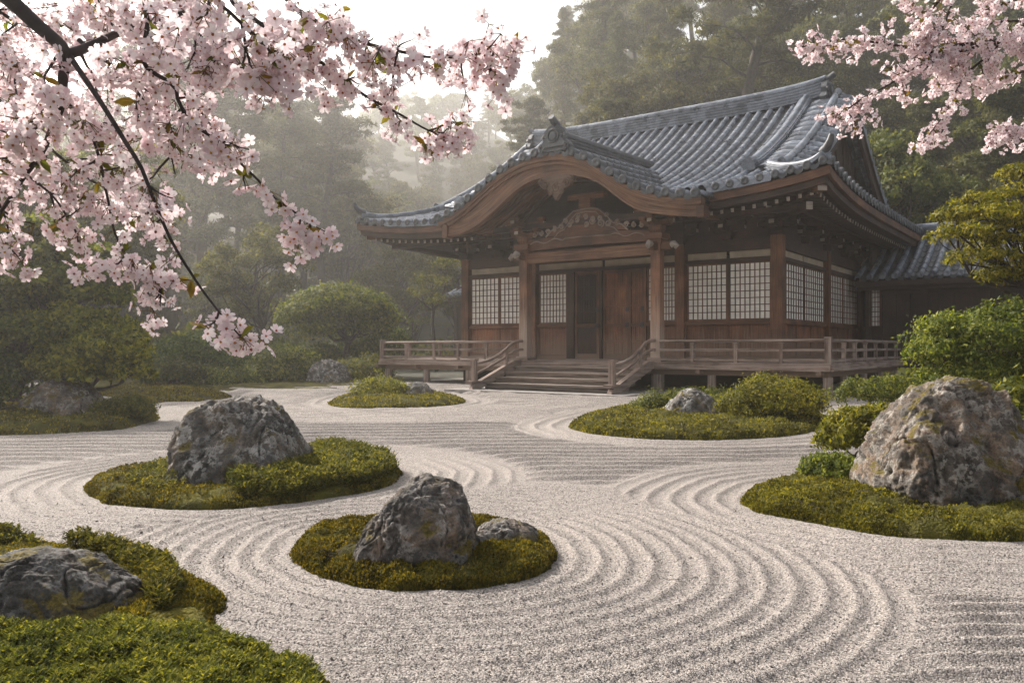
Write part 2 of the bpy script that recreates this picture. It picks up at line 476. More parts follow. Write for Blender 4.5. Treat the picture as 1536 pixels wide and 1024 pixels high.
def rock_mat(name, base, pale, warm, moss=.5, dark=(.024, .022, .021)):
    m, nt, b = new_mat(name)
    tc = nd(nt, 'TexCoord').outputs['Object']
    ge = nd(nt, 'NewGeometry')
    n1 = nd(nt, 'TexNoise', {'Vector': tc, 'Scale': 3.2, 'Detail': 8.0, 'Roughness': .62, 'Distortion': .5}).outputs[0]
    n2 = nd(nt, 'TexNoise', {'Vector': tc, 'Scale': 11.0, 'Detail': 7.0, 'Roughness': .68}).outputs[0]
    n3 = nd(nt, 'TexNoise', {'Vector': tc, 'Scale': 60.0, 'Detail': 5.0, 'Roughness': .7}).outputs[0]
    vo = nd(nt, 'TexVoronoi', {'Vector': nd(nt, 'MixRGB', {0: .12, 1: tc, 2: nd(nt, 'TexNoise', {'Vector': tc, 'Scale': 6.0, 'Detail': 3.0}).outputs[1]}).outputs[0], 'Scale': 9.0}).outputs['Distance']
    c = ramp(nt, n1, [(.32, dark), (.46, base), (.60, warm), (.74, base)])
    c = mixc(nt, .75, c, ramp(nt, n3, [(.32, (.38, .37, .36)), (.68, (1.55, 1.52, 1.5))]), 'MULTIPLY')
    lich = ramp(nt, n2, [(.49, (0, 0, 0)), (.55, (1, 1, 1))])
    lf = nd(nt, 'Math', {0: lich, 1: .78}, operation='MULTIPLY').outputs[0]
    c = mixc(nt, lf, c, pale)
    spots = ramp(nt, vo, [(.13, (1, 1, 1)), (.19, (0, 0, 0))])
    c = mixc(nt, nd(nt, 'Math', {0: spots, 1: .4}, operation='MULTIPLY').outputs[0], c, [k * 1.25 for k in pale])
    blk = ramp(nt, nd(nt, 'TexNoise', {'Vector': tc, 'Scale': 5.5, 'Detail': 9.0, 'Roughness': .72}).outputs[0], [(.50, (0, 0, 0)), (.58, (1, 1, 1))])
    c = mixc(nt, nd(nt, 'Math', {0: blk, 1: .82}, operation='MULTIPLY').outputs[0], c, dark)
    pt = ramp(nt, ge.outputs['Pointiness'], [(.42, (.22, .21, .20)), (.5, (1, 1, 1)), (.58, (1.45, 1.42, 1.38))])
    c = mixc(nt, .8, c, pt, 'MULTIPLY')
    # moss where the stone faces upward
    nz = nd(nt, 'SeparateXYZ', {'Vector': ge.outputs['Normal']}).outputs[2]
    mn = nd(nt, 'TexNoise', {'Vector': tc, 'Scale': 4.2, 'Detail': 6.0, 'Roughness': .6}).outputs[0]
    s = nd(nt, 'Math', {0: nd(nt, 'Math', {0: nz, 1: .16}, operation='MULTIPLY').outputs[0], 1: mn}, operation='ADD').outputs[0]
    mf = ramp(nt, s, [(1.0 - .62 * moss - .02, (0, 0, 0)), (1.0 - .62 * moss + .05, (1, 1, 1))])
    mc = ramp(nt, n3, [(.35, (.05, .04, .01)), (.65, (.17, .13, .022))])
    c = mixc(nt, mf, c, mc)
    nt.links.new(c, b.inputs['Base Color'])
    b.inputs['Roughness'].default_value = .88
    b.inputs['Specular IOR Level'].default_value = .3
    h = nd(nt, 'Math', {0: nd(nt, 'Math', {0: n2, 1: .6}, operation='MULTIPLY').outputs[0], 1: nd(nt, 'Math', {0: n3, 1: .3}, operation='MULTIPLY').outputs[0]}, operation='ADD').outputs[0]
    bump(nt, b, h, 1.0, .05)
    return m
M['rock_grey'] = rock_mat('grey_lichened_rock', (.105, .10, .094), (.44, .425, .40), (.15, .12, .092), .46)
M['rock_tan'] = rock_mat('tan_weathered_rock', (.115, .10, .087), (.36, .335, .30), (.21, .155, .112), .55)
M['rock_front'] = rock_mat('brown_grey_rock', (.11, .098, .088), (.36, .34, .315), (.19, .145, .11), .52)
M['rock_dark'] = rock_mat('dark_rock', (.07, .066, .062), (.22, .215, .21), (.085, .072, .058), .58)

def petal_mat():
    m, nt, b = new_mat('cherry_petal')
    g = nd(nt, 'NewGeometry').outputs['Random Per Island']
    c = ramp(nt, g, [(0, (.82, .63, .665)), (.5, (.88, .755, .775)), (1, (.93, .86, .865))])
    nt.links.new(c, b.inputs['Base Color'])
    b.inputs['Roughness'].default_value = .6
    b.inputs['Specular IOR Level'].default_value = .2
    t = nd(nt, 'BsdfTranslucent'); nt.links.new(c, t.inputs[0])
    mx = nd(nt, 'MixShader', {0: .45})
    nt.links.new(b.outputs[0], mx.inputs[1]); nt.links.new(t.outputs[0], mx.inputs[2])
    nt.links.new(mx.outputs[0], nt.nodes['Material Output'].inputs[0])
    return m
M['petal'] = petal_mat()
M['stamen'] = leaf_mat('flower_heart', (.30, .07, .05), (.42, .13, .06), (.50, .26, .06), .3)
M['stalk'] = leaf_mat('flower_stalk', (.12, .13, .03), (.20, .13, .04), (.28, .12, .05), .3)
M['leaf_cherry'] = leaf_mat('young_cherry_leaf', (.09, .115, .02), (.16, .16, .03), (.26, .17, .04), .4)
M['leaf_maple'] = leaf_mat('fresh_maple_leaf', (.062, .078, .014), (.18, .18, .028), (.38, .33, .05), .45, tcol=(1.35, 1.4, .5))
# ------------------------------------------------------------------ terrain, gravel, moss
def sstep(a, b, x):
    t = np.clip((x - a) / (b - a), 0, 1)
    return t * t * (3 - 2 * t)

def hill_z(X, Y):
    X = np.asarray(X, dtype=float); Y = np.asarray(Y, dtype=float)
    ang = X / np.maximum(Y, 5.0)
    valley = sstep(-.24, -.15, ang) * (1 - sstep(-.03, .05, ang))       # the open valley that holds the brightest mist
    slope = .32 + .55 * sstep(-.02, .14, ang) + .24 * valley
    start = 47 - 6 * sstep(.3, .6, ang) + 24 * sstep(-.10, -.20, ang) * (1 - valley) + 78 * valley
    d = np.maximum(0, Y - start)
    z = slope * d * d / (d + 7.0)
    cap = 58 + 60 * valley
    z = cap * np.tanh(z / cap)
    p = np.stack([X * .045, Y * .045, np.zeros_like(X)], -1).reshape(-1, 3)
    z = z + (fbm(p, 3, 3).reshape(z.shape) * 2.2) * sstep(0, 25, d)
    return z

xs = np.concatenate([np.linspace(-260, -60, 26)[:-1], np.linspace(-60, 70, 100), np.linspace(70, 260, 26)[1:]])
ys = np.concatenate([np.linspace(-60, 30, 24)[:-1], np.linspace(30, 200, 120)[:-1], np.linspace(200, 340, 50)])
GX, GY = np.meshgrid(xs, ys)
V = np.stack([GX, GY, hill_z(GX, GY) - .035], -1).reshape(-1, 3)
o = mesh_np('ground', V, grid_faces(len(ys), len(xs)), M['soil'], smooth=True)
tag(o, 'dark wooded hillside and forest floor behind the temple', 'ground', kind='structure')

OUT = {}                                        # outlines of the moss islands, traced on the ground
OUT['front'] = [(441, 834), (452, 812), (480, 796), (530, 788), (600, 784), (680, 784), (750, 789), (800, 800), (828, 818), (832, 836), (815, 854), (775, 869), (700, 881), (620, 887), (545, 882), (490, 869), (455, 851)]
OUT['left'] = [(125, 738), (150, 718), (210, 704), (290, 694), (380, 688), (480, 686), (550, 690), (590, 702), (597, 716), (575, 731), (520, 744), (440, 756), (350, 765), (260, 765), (190, 759), (145, 750)]
OUT['right'] = [(1115, 755), (1125, 739), (1160, 727), (1220, 720), (1300, 717), (1420, 716), (1560, 718), (1680, 730), (1740, 760), (1690, 795), (1560, 811), (1430, 812), (1320, 804), (1230, 790), (1160, 775), (1125, 765)]
OUT['mid'] = [(855, 641), (870, 630), (910, 620), (960, 613), (1010, 606), (1060, 603), (1120, 604), (1190, 612), (1235, 625), (1243, 637), (1220, 648), (1165, 656), (1080, 660), (1000, 660), (930, 656), (880, 650)]
OUT['centre'] = [(493, 606), (510, 597), (545, 591), (600, 588), (650, 590), (690, 598), (697, 604), (670, 609), (610, 612), (550, 613), (510, 611)]
OUT['far left'] = [(-170, 668), (-60, 656), (40, 653), (130, 648), (200, 641), (238, 629), (230, 620), (190, 612), (110, 606), (0, 602), (-120, 600), (-260, 606), (-320, 640)]
OUT['back left'] = [(195, 600), (215, 605), (275, 604), (330, 599), (345, 595), (320, 587), (270, 581), (215, 578), (160, 582), (150, 592)]
OUT['corner'] = [(-420, 850), (-150, 812), (-20, 812), (60, 822), (140, 832), (230, 850), (300, 876), (334, 905), (322, 934), (330, 955), (400, 985), (460, 1008), (530, 1060), (600, 1160), (350, 1330), (-300, 1400), (-800, 1100)]
def ragged(O, seed):
    """a moss edge is never a clean oval"""
    c = O.mean(0); r = O - c
    p = np.stack([O[:, 0], O[:, 1], np.full(len(O), seed * 1.7)], -1)
    j = fbm(p * 4.5, 3, seed) * .022 + fbm(p * 1.3, 2, seed + 3) * .03
    return c + r * (1 + j / np.linalg.norm(r, axis=1))[:, None]
OUTG = {k: ragged(spline([ground(*q) for q in v], 200, True), i) for i, (k, v) in enumerate(OUT.items())}

def dist_outline(P, O):
    """signed distance (negative inside) of points to a closed outline"""
    A = O; B = np.roll(O, -1, 0)
    best = np.full(len(P), 1e9); inside = np.zeros(len(P), bool)
    for a, b in zip(A, B):
        e = b - a; w = P - a
        t = np.clip((w @ e) / max(e @ e, 1e-12), 0, 1)
        d = w - t[:, None] * e
        best = np.minimum(best, d[:, 0]**2 + d[:, 1]**2)
        c = (a[1] > P[:, 1]) != (b[1] > P[:, 1])
        xx = a[0] + (P[:, 1] - a[1]) / (e[1] if abs(e[1]) > 1e-12 else 1e-12) * e[0]
        inside ^= c & (P[:, 0] < xx)
    return np.where(inside, -1, 1) * np.sqrt(best)

# raked gravel: real furrows, in rings round every island and in straight lines between
gy = np.concatenate([np.arange(1.8, 7.5, .0175), np.arange(7.5, 14, .03), np.arange(14, 30, .12)])
gx = np.concatenate([np.arange(-16, -5, .11), np.arange(-5, 5.001, .020), np.arange(5.1, 16, .11)])
GX, GY = np.meshgrid(gx, gy)
P = np.stack([GX.ravel(), GY.ravel()], -1)
best = np.full(len(P), 1e9); sd_ = np.full(len(P), 1e9); who = np.zeros(len(P), int)
REACH = {'front': 1.95, 'left': 1.25, 'right': 1.25, 'mid': .9, 'centre': .6, 'far left': .8, 'back left': .4, 'corner': .55}
for ki, (k, O) in enumerate(OUTG.items()):
    near = (P[:, 0] > O[:, 0].min() - 2.2) & (P[:, 0] < O[:, 0].max() + 2.2) & (P[:, 1] > O[:, 1].min() - 2.2) & (P[:, 1] < O[:, 1].max() + 2.2)
    d = np.full(len(P), 1e9)
    d[near] = dist_outline(P[near], O[::2])
    sc = d - REACH[k]
    upd = sc < best
    best = np.where(upd, sc, best); sd_ = np.where(upd, d, sd_); who = np.where(upd, ki, who)
P3 = np.stack([P[:, 0], P[:, 1], np.zeros(len(P))], -1)
wob = fbm(P3 * .5, 2, 11) * .12 + fbm(P3 * 2.2, 2, 12) * .02
RP = {'front': .148, 'left': .19, 'right': .20, 'mid': .27, 'centre': .3, 'far left': .27, 'back left': .3, 'corner': .16}
pitch = np.array([RP[k] for k in OUTG])[who]
wide = lambda Y: .165 + .030 * np.maximum(Y - 4, 0)            # the straight marks are drawn wider towards the temple
yv = P[:, 1] + wob * 1.2 - P[:, 0] * .035 + .004 * P[:, 0]**2
ph_ring = (sd_ + wob * .4) / pitch
ph_line = np.where(yv < 4, (yv - 4) / .165, np.log(np.maximum(.165 + .030 * (yv - 4), .05) / .165) / .030)
ring = best < 0
ph = np.where(ring, ph_ring, ph_line)
amp = np.where(ring, .115 * pitch, (.175 + .08 * (1 - sstep(5, 8, P[:, 1]))) * wide(P[:, 1]))
fr = np.abs((ph % 1.0) - .5) * 2                 # 1 at the crest between two tine marks
h = amp * (np.exp(-((1 - fr) / .38)**2) - .22)
h *= .35 + .65 * sstep(-.02, .22, np.abs(best))  # a little flattened where two directions meet
h *= sstep(-.02, .10, sd_)
h += fbm(P3 * 26, 2, 21) * .0026 + fbm(P3 * 1.3, 2, 22) * .006
V = np.stack([P[:, 0], P[:, 1], h + .004], -1)
gravel = mesh_np('gravel', V, grid_faces(len(gy), len(gx)), M['gravel'], smooth=True)
tag(gravel, 'pale gravel raked into rings around the moss islands', 'gravel', kind='structure')
GH = h.reshape(GX.shape)

def gravel_h(x, y):
    i = np.clip(np.searchsorted(gx, x) - 1, 0, len(gx) - 2); j = np.clip(np.searchsorted(gy, y) - 1, 0, len(gy) - 2)
    return GH[j, i] + .004

# loose stones lying on the furrows
rng = np.random.default_rng(5)
n = 80000
py_ = rng.uniform(2.9, 7.5, n * 2); px_ = rng.uniform(-.66, .66, n * 2) * py_
keep = rng.random(n * 2) < np.clip(1.5 - py_ / 5.5, .15, 1)
px_, py_ = px_[keep], py_[keep]
ins = np.zeros(len(px_), bool)
PP = np.stack([px_, py_], -1)
for k in ('front', 'left', 'right', 'corner'): ins |= dist_outline(PP, OUTG[k][::4]) < 0.01
px_, py_ = px_[~ins], py_[~ins]
n = len(px_)
s = rng.lognormal(math.log(.0030), .35, n)
base = np.array([(1, 0, 0), (0, 1, 0), (-1, 0, 0), (0, -1, 0), (.1, .1, .8), (-.1, 0, -.8)], float)
A = rng.normal(size=(n, 3, 3)); Q = np.linalg.qr(A)[0]
loc = np.stack([px_, py_, gravel_h(px_, py_) + s * .35], -1)
V = (base[None] * rng.uniform(.65, 1.3, (n, 6, 1))) @ Q * s[:, None, None] + loc[:, None]
Fb = np.array([(0, 1, 4), (1, 2, 4), (2, 3, 4), (3, 0, 4), (1, 0, 5), (2, 1, 5), (3, 2, 5), (0, 3, 5)])
F = (Fb[None] + (np.arange(n) * 6)[:, None, None]).reshape(-1, 3)
o = mesh_np('gravel_pebbles', V.reshape(-1, 3), F, M['pebble'])
tag(o, 'loose pale and grey pebbles on the raked furrows', 'pebbles', kind='stuff')

# moss mounds
def blades(P, size, rng, lean=.6, width=.28, rad=None):
    """small upright three-sided leaflets at points P"""
    n = len(P)
    sz = size * rng.uniform(.6, 1.4, n)
    a = rng.uniform(0, 2 * np.pi, n)
    d = np.stack([np.cos(a) * lean * rng.random(n), np.sin(a) * lean * rng.random(n), np.ones(n)], -1)
    d /= np.linalg.norm(d, axis=1)[:, None]
    b = rng.uniform(0, 2 * np.pi, n)
    s = np.stack([np.cos(b), np.sin(b), np.zeros(n)], -1)
    w = (sz * width)[:, None]
    V = np.stack([P - s * w * .4, P + d * (sz * .5)[:, None] + s * w, P + d * sz[:, None], P + d * (sz * .5)[:, None] - s * w], 1)
    F = np.arange(4 * n).reshape(-1, 4)
    return V.reshape(-1, 3), F

MOUND = {}
def moss_island(key, H, edge, bump_s, bump_h, nblade, bsize, label, name='moss_island', seed=1, nr=44, group='moss islands in the gravel'):
    O = OUTG[key]; na = len(O)
    c = O.mean(0)
    rr = np.linspace(0, 1, nr)**.75
    pts = c + rr[:, None, None] * (O[None] - c)
    P2 = pts.reshape(-1, 2)
    d = np.minimum(-dist_outline(P2, O[::2]), 9); d = np.maximum(d, 0)
    def height(P2, d):
        p3 = np.stack([P2[:, 0], P2[:, 1], np.full(len(P2), seed * 3.1)], -1)
        w1 = worley(P2 / bump_s + seed * 7.7, seed); w2 = worley(P2 / (bump_s * .42) + seed, seed + 3)
        dome = np.sqrt(np.clip(1 - (w1 / .75)**2, 0, 1)) * bump_h + np.sqrt(np.clip(1 - (w2 / .75)**2, 0, 1)) * bump_h * .4
        return (H + fbm(p3 * 1.2, 3, seed) * H * .35) * (1 - np.exp(-d / edge)) + dome * (1 - np.exp(-d / (edge * .35))) + fbm(p3 * 14, 2, seed + 9) * bump_h * .12 * (d > .004)
    z = height(P2, d) - .03 * (d <= 1e-6)
    V = np.stack([P2[:, 0], P2[:, 1], z], -1)
    root = empty(name, (c[0], c[1], 0))
    tag(root, label, 'moss', group)
    og = (c[0], c[1], 0)
    k = mesh_np('mound', V, grid_faces(nr, na, True), M['moss'], root, True, origin=og); k.location = (0, 0, 0)
    rng = np.random.default_rng(seed)
    r = np.sqrt(rng.random(nblade)); ia = rng.integers(0, na, nblade); t = rng.random(nblade)[:, None]
    r[: nblade // 5] = 1 - .04 * rng.random(nblade // 5)
    e = O[ia] * (1 - t) + O[(ia + 1) % na] * t
    Q = c + r[:, None] * (e - c)
    bare = fbm(np.stack([Q[:, 0] * 3.2, Q[:, 1] * 3.2, np.full(len(Q), seed * 2.3)], -1), 3, seed + 60)
    Q = Q[bare > rng.uniform(-.75, -.05, len(Q))]                  # bald and thin patches
    dq = np.maximum(-dist_outline(Q, O[::2]), 0)
    B = np.stack([Q[:, 0], Q[:, 1], height(Q, dq) - bsize * .25], -1)
    v, f = blades(B, bsize, rng, 1.0, .3)
    b = mesh_np('moss_blades', v, f, M['moss_blade'], root, origin=og); b.location = (0, 0, 0)
    b['kind'] = 'stuff'
    MOUND[key] = height
    return root

moss_island('front', .035, .10, .17, .055, 34000, .020, 'round moss island under the tall pointed boulder and its small flat companion', seed=2)
moss_island('left', .04, .12, .20, .055, 34000, .024, 'long oval moss island under the big rounded boulder, half grown over with leafy cover', seed=3)
moss_island('right', .05, .14, .24, .075, 42000, .022, 'golden cushiony moss bank around the foot of the largest boulder', seed=4)
moss_island('mid', .08, .3, .38, .09, 26000, .04, 'wide moss island with a rock and a round bush in front of the right veranda', seed=5)
moss_island('centre', .12, .35, .4, .05, 9000, .05, 'small oval moss island with a low bush left of the temple steps', seed=6)
moss_island('far left', .16, .4, .4, .05, 18000, .045, 'shady moss bank under the domed boulder at the garden edge', seed=7)
moss_island('back left', .10, .4, .5, .04, 7000, .06, 'plain dark moss patch without rock, beyond the domed boulder', seed=8)
moss_island('corner', .045, .14, .18, .05, 40000, .018, 'mossy bank around the dark low boulder beside the camera corner', seed=9)

# the mossy bank along the back of the garden
bank = [ground(q[0], q[1]) for q in [(60, 596), (130, 592), (200, 583), (265, 580), (330, 586), (380, 587), (440, 588), (500, 586), (545, 581), (575, 574)]]
bank = spline(bank, 60)
far = np.stack([bank[:, 0] * 1.7, np.full(60, 45.0)], -1)
rows = []
for t in np.linspace(0, 1, 26)**1.6:
    q = bank * (1 - t) + far * t
    p3 = np.stack([q[:, 0], q[:, 1], np.zeros(60)], -1)
    rows.append(np.stack([q[:, 0], q[:, 1], (-.03 if t == 0 else .10 + .35 * t) + fbm(p3 * 1.3, 3, 31) * (.05 if t > 0 else 0)], -1))
o = mesh_np('moss_bank', np.concatenate(rows), grid_faces(26, 60), M['moss'], smooth=True)
tag(o, 'mossy ground behind the gravel at the foot of the forest', 'moss ground', kind='structure')
# ------------------------------------------------------------------ temple (own axes: x along the front to the right, t into the depth, origin at the veranda's near corner)
U = np.array([.811, -.585]); U /= np.linalg.norm(U)
T_RZ = math.atan2(U[1], U[0])
T_ORG = (7.88, 20.40, 0.0)
temple = empty('temple', T_ORG, T_RZ)
tag(temple, 'old wooden temple hall with curved porch gable and grey tiled roof', 'temple')
XL, TD = -16.8, 16.6                              # roof: x from XL to 0, depth from 0 to TD
XM, TM = XL / 2, TD / 2

def Pz(d): return 5.5 + .28 * d + .0295 * d * d
def lift(x, t):
    cx = np.abs(x - XM) / (-XM); ct = np.abs(t - TM) / TM
    return .45 * cx**4 * ct**4

PITCH = .40
def roll(q, pitch=PITCH, r=.105):
    p = (q / pitch) % 1.0 - .5
    h = np.where(np.abs(p) < .24, r * np.sqrt(np.clip(1 - (p / .24)**2, 0, 1)) + .01, -.05 * np.cos((np.abs(p) - .5) * np.pi / .52) + .01)
    return h
def roll_stations(a, b, pitch=PITCH):
    ph = np.array([.0, .13, .24, .262, .30, .36, .43, .5, .57, .64, .70, .738, .76, .87])
    k = np.arange(math.floor(a / pitch) - 1, math.ceil(b / pitch) + 1)
    q = (k[:, None] + ph[None]).ravel() * pitch
    q = q[(q > a + 1e-6) & (q < b - 1e-6)]
    return np.concatenate([[a], q, [b]])
def course_stations(L, step=.42):
    s = [0.0]
    k = 1
    while k * step < L - .05:
        s += [k * step - .004, k * step + .004]; k += 1
    return np.array(s + [L])
def course_h(s, step=.42): return .030 * (1 - (s / step) % 1.0)

def slope_mesh(q0, q1, smax, pos, skirt=True, smin=None):
    """tiled slope: q along the eave, s up the slope; smax(q) its length; pos(q, s) -> x, t, z of the bed"""
    q = roll_stations(q0, q1)
    L = max(smax(a) for a in q)
    s = course_stations(L)
    V = np.zeros((len(s), len(q), 3))
    for j, a in enumerate(q):
        ss = np.minimum(s, smax(a))
        if smin is not None: ss = np.maximum(ss, smin(a))
        x, t, z = pos(np.full_like(ss, a), ss)
        hh = roll(np.array([a]))[0]
        V[:, j, 0], V[:, j, 1], V[:, j, 2] = x, t, z + hh + course_h(ss)
    F = grid_faces(len(s), len(q))
    V = V.reshape(-1, 3); b = len(V)
    if skirt:
        low = V[: len(q)].copy(); low[:, 2] -= .12
        V = np.vstack([V, low])
        i = np.arange(len(q) - 1)
        F = np.vstack([F, np.stack([b + i, b + i + 1, i + 1, i], -1)])
    return V, F

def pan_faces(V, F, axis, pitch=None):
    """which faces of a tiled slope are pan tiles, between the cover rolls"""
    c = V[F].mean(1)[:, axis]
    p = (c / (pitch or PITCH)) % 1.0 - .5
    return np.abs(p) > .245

def merge(parts):
    Vs, Fs, b = [], [], 0
    for v, f in parts:
        Vs.append(v); Fs.append(np.asarray(f) + b); b += len(v)
    return np.concatenate(Vs), np.concatenate(Fs)

# the undulating porch gable: its upper and lower curve, and where it breaks through the main slope
KX = np.array([-12.4, -11.9, -11.4, -11.0, -10.6, -10.2, -9.8, -9.44, -9.1, -8.82, -8.5, -8.22, -7.9, -7.63, -7.35, -7.05, -6.62, -6.18, -5.75, -5.34, -5.0, -4.73, -4.23, -3.75, -3.19, -2.9])
KZ = np.array([5.47, 5.54, 5.68, 5.86, 6.10, 6.36, 6.60, 6.78, 6.92, 7.00, 7.06, 7.10, 7.11, 7.10, 7.08, 7.01, 6.86, 6.60, 6.29, 6.02, 5.82, 5.70, 5.54, 5.44, 5.36, 5.36])
LX = np.array([-11.6, -11.2, -10.74, -10.4, -10.08, -9.75, -9.44, -9.1, -8.82, -8.5, -8.22, -7.9, -7.52, -7.2, -6.84, -6.5, -6.29, -6.0, -5.75, -5.45, -5.13, -4.8, -4.53, -3.94, -3.5, -3.05])
LZ = np.array([4.86, 4.88, 4.98, 5.12, 5.30, 5.50, 5.72, 5.94, 6.10, 6.23, 6.29, 6.31, 6.31, 6.28, 6.23, 6.15, 6.07, 5.90, 5.70, 5.44, 5.20, 5.03, 4.94, 4.84, 4.77, 4.73])
def smooth_curve(X_, Z_, x):
    f = np.interp(x, X_, Z_)
    g = sum(np.interp(x + d, X_, Z_) for d in (-.24, -.12, 0, .12, .24)) / 5
    return g
def Kz(x): return smooth_curve(KX, KZ, x) - .10
def Lz(x): return smooth_curve(LX, LZ, x)
def cut_s(x):
    """how far up the main slope begins behind the porch roof"""
    if not -11.35 < x < -3.25: return 0.0
    ss = np.linspace(0, 6, 241)
    w = np.where(Pz(ss) + float(lift(x, 0)) > float(Kz(np.array([x]))[0]) + .05 * (ss + 1) - .04)[0]
    return float(ss[w[0]]) if len(w) else 6.0
XV0, XV1 = XL + 1.5, -1.5                          # verges of the upper gable roof
def front_pos(q, s): return q, s, Pz(s) + lift(q, s)
def back_pos(q, s): return q, TD - s, Pz(s) + lift(q, TD - s)
def right_pos(q, s): return -s, q, Pz(s) + lift(-s, q)
def left_pos(q, s): return XL + s, q, Pz(s) + lift(XL + s, q)
def tmax_x(a):
    d = min(-a, a - XL)
    return max(d, .001) if d < 1.5 else TM
parts = []
for pos in (front_pos, back_pos):
    parts.append(slope_mesh(XV0, XV1, lambda a: TM, pos, pos is back_pos, cut_s if pos is front_pos else None))
    parts.append(slope_mesh(XL, XV0, lambda a: max(a - XL, .001), pos))
    parts.append(slope_mesh(XV1, 0.0, lambda a: max(-a, .001), pos))
for a0, a1 in ((XV0, -11.35), (-3.25, XV1)):
    q = np.linspace(a0, a1, 60); zz = Pz(0) + lift(q, 0) + .04
    v = np.concatenate([np.stack([q, q * 0, zz], -1), np.stack([q, q * 0, zz - .15], -1)])
    i = np.arange(59); parts.append((v, np.stack([i, i + 1, 60 + i + 1, 60 + i], -1)))
for pos in (right_pos, left_pos):
    parts.append(slope_mesh(0.0, TD, lambda a: max(.001, min(2.3, a, TD - a)), pos))
# round end tiles along the eaves
def disc(c, nrm, r=.112, th=.06, n=12):
    c = Vector(c); nrm = Vector(nrm).normalized(); a = nrm.orthogonal().normalized(); b = nrm.cross(a)
    vs = []
    for k in (0, 1, 2):
        rr = r if k < 2 else r * .7
        off = (-th, 0.0, .012)[k]
        for i in range(n):
            g = 2 * math.pi * i / n
            vs.append(c + nrm * off + (a * math.cos(g) + b * math.sin(g)) * rr)
    fs = []
    for k in (0, 1):
        for i in range(n): fs.append((k * n + i, k * n + (i + 1) % n, (k + 1) * n + (i + 1) % n, (k + 1) * n + i))
    vs.append(c + nrm * -.005)
    for i in range(n // 2): fs.append((2 * n + 2 * i, 2 * n + 2 * i + 1, 2 * n + (2 * i + 2) % n, 3 * n))
    return np.array([tuple(v) for v in vs]), np.array(fs)
ends = []
for k in range(math.ceil(XL / PITCH), 0):
    x = (k + .5) * PITCH
    if XL < x < 0:
        z = Pz(0) + lift(x, 0) + .04
        if not -11.3 < x < -3.3: ends.append(disc((x, -.02, z), (0, -1, -.1)))
        ends.append(disc((x, TD + .02, z), (0, 1, -.1)))
for k in range(0, math.ceil(TD / PITCH)):
    t = (k + .5) * PITCH
    if t < TD:
        z = Pz(0) + lift(0, t) + .04
        ends.append(disc((.02, t, z), (1, 0, -.1)))
        ends.append(disc((XL - .02, t, z), (-1, 0, -.1)))
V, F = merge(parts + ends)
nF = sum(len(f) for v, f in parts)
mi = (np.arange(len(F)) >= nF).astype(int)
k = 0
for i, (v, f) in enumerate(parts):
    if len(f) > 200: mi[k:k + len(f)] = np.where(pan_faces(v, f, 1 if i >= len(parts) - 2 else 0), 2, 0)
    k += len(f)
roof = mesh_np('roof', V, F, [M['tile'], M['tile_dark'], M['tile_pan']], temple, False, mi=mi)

def ridge_profile(w, h, courses=4, cap=.11):
    """half-stepped section of stacked ridge tiles (a: across, b: up), left to right"""
    pts = []
    for k in range(courses):
        ww = w / 2 * (1 - .16 * k / courses); z0 = h * k / courses; z1 = h * (k + 1) / courses
        pts += [(-ww - .045, z0 + .01), (-ww - .045, z0 + (z1 - z0) * .42), (-ww, z0 + (z1 - z0) * .5), (-ww, z1)]
    cw = w / 2 * .62
    arc = [(-cap * math.cos(a) * 1.0, h + .01 + cap * math.sin(a)) for a in np.linspace(0, math.pi / 2, 5)]
    half = pts + [(-cw, h)] + arc
    return half + [(-a, b) for a, b in reversed(half[:-1])]

def ridge_sweep(name, path, w, h, mat, parent, courses=4, cap=.11, smooth=None):
    """stacked tile ridge over path (list of 3-D points); section stays upright"""
    prof = ridge_profile(w, h, courses, cap); n = len(prof)
    path = [Vector(p) for p in path]; V = []
    for i, p in enumerate(path):
        d = path[min(i + 1, len(path) - 1)] - path[max(i - 1, 0)]
        d2 = Vector((d.x, d.y, 0)).normalized()
        s = Vector((d2.y, -d2.x, 0))
        for a, b in prof: V.append(tuple(p + s * a + Vector((0, 0, b))))
    F = [f for f in grid_faces(len(path), n, True)]
    mb = MB(); mb.v = V
    for f in F: mb.face([int(k) for k in f])
    mb.face(list(range(n))); mb.face([(len(path) - 1) * n + k for k in reversed(range(n))])
    return mb.build(name, mat, parent, 40)

# main ridge with its upturned ends
rp = []
for x in np.linspace(-14.45, -2.35, 41):
    u = (x - XM) / 6.05
    rp.append((x, TM, 9.72 + .16 * abs(u)**4 + .05 * abs(u)**12))
ridge = ridge_sweep('main_ridge', rp, .52, .62, M['tile'], roof, 6, .13)

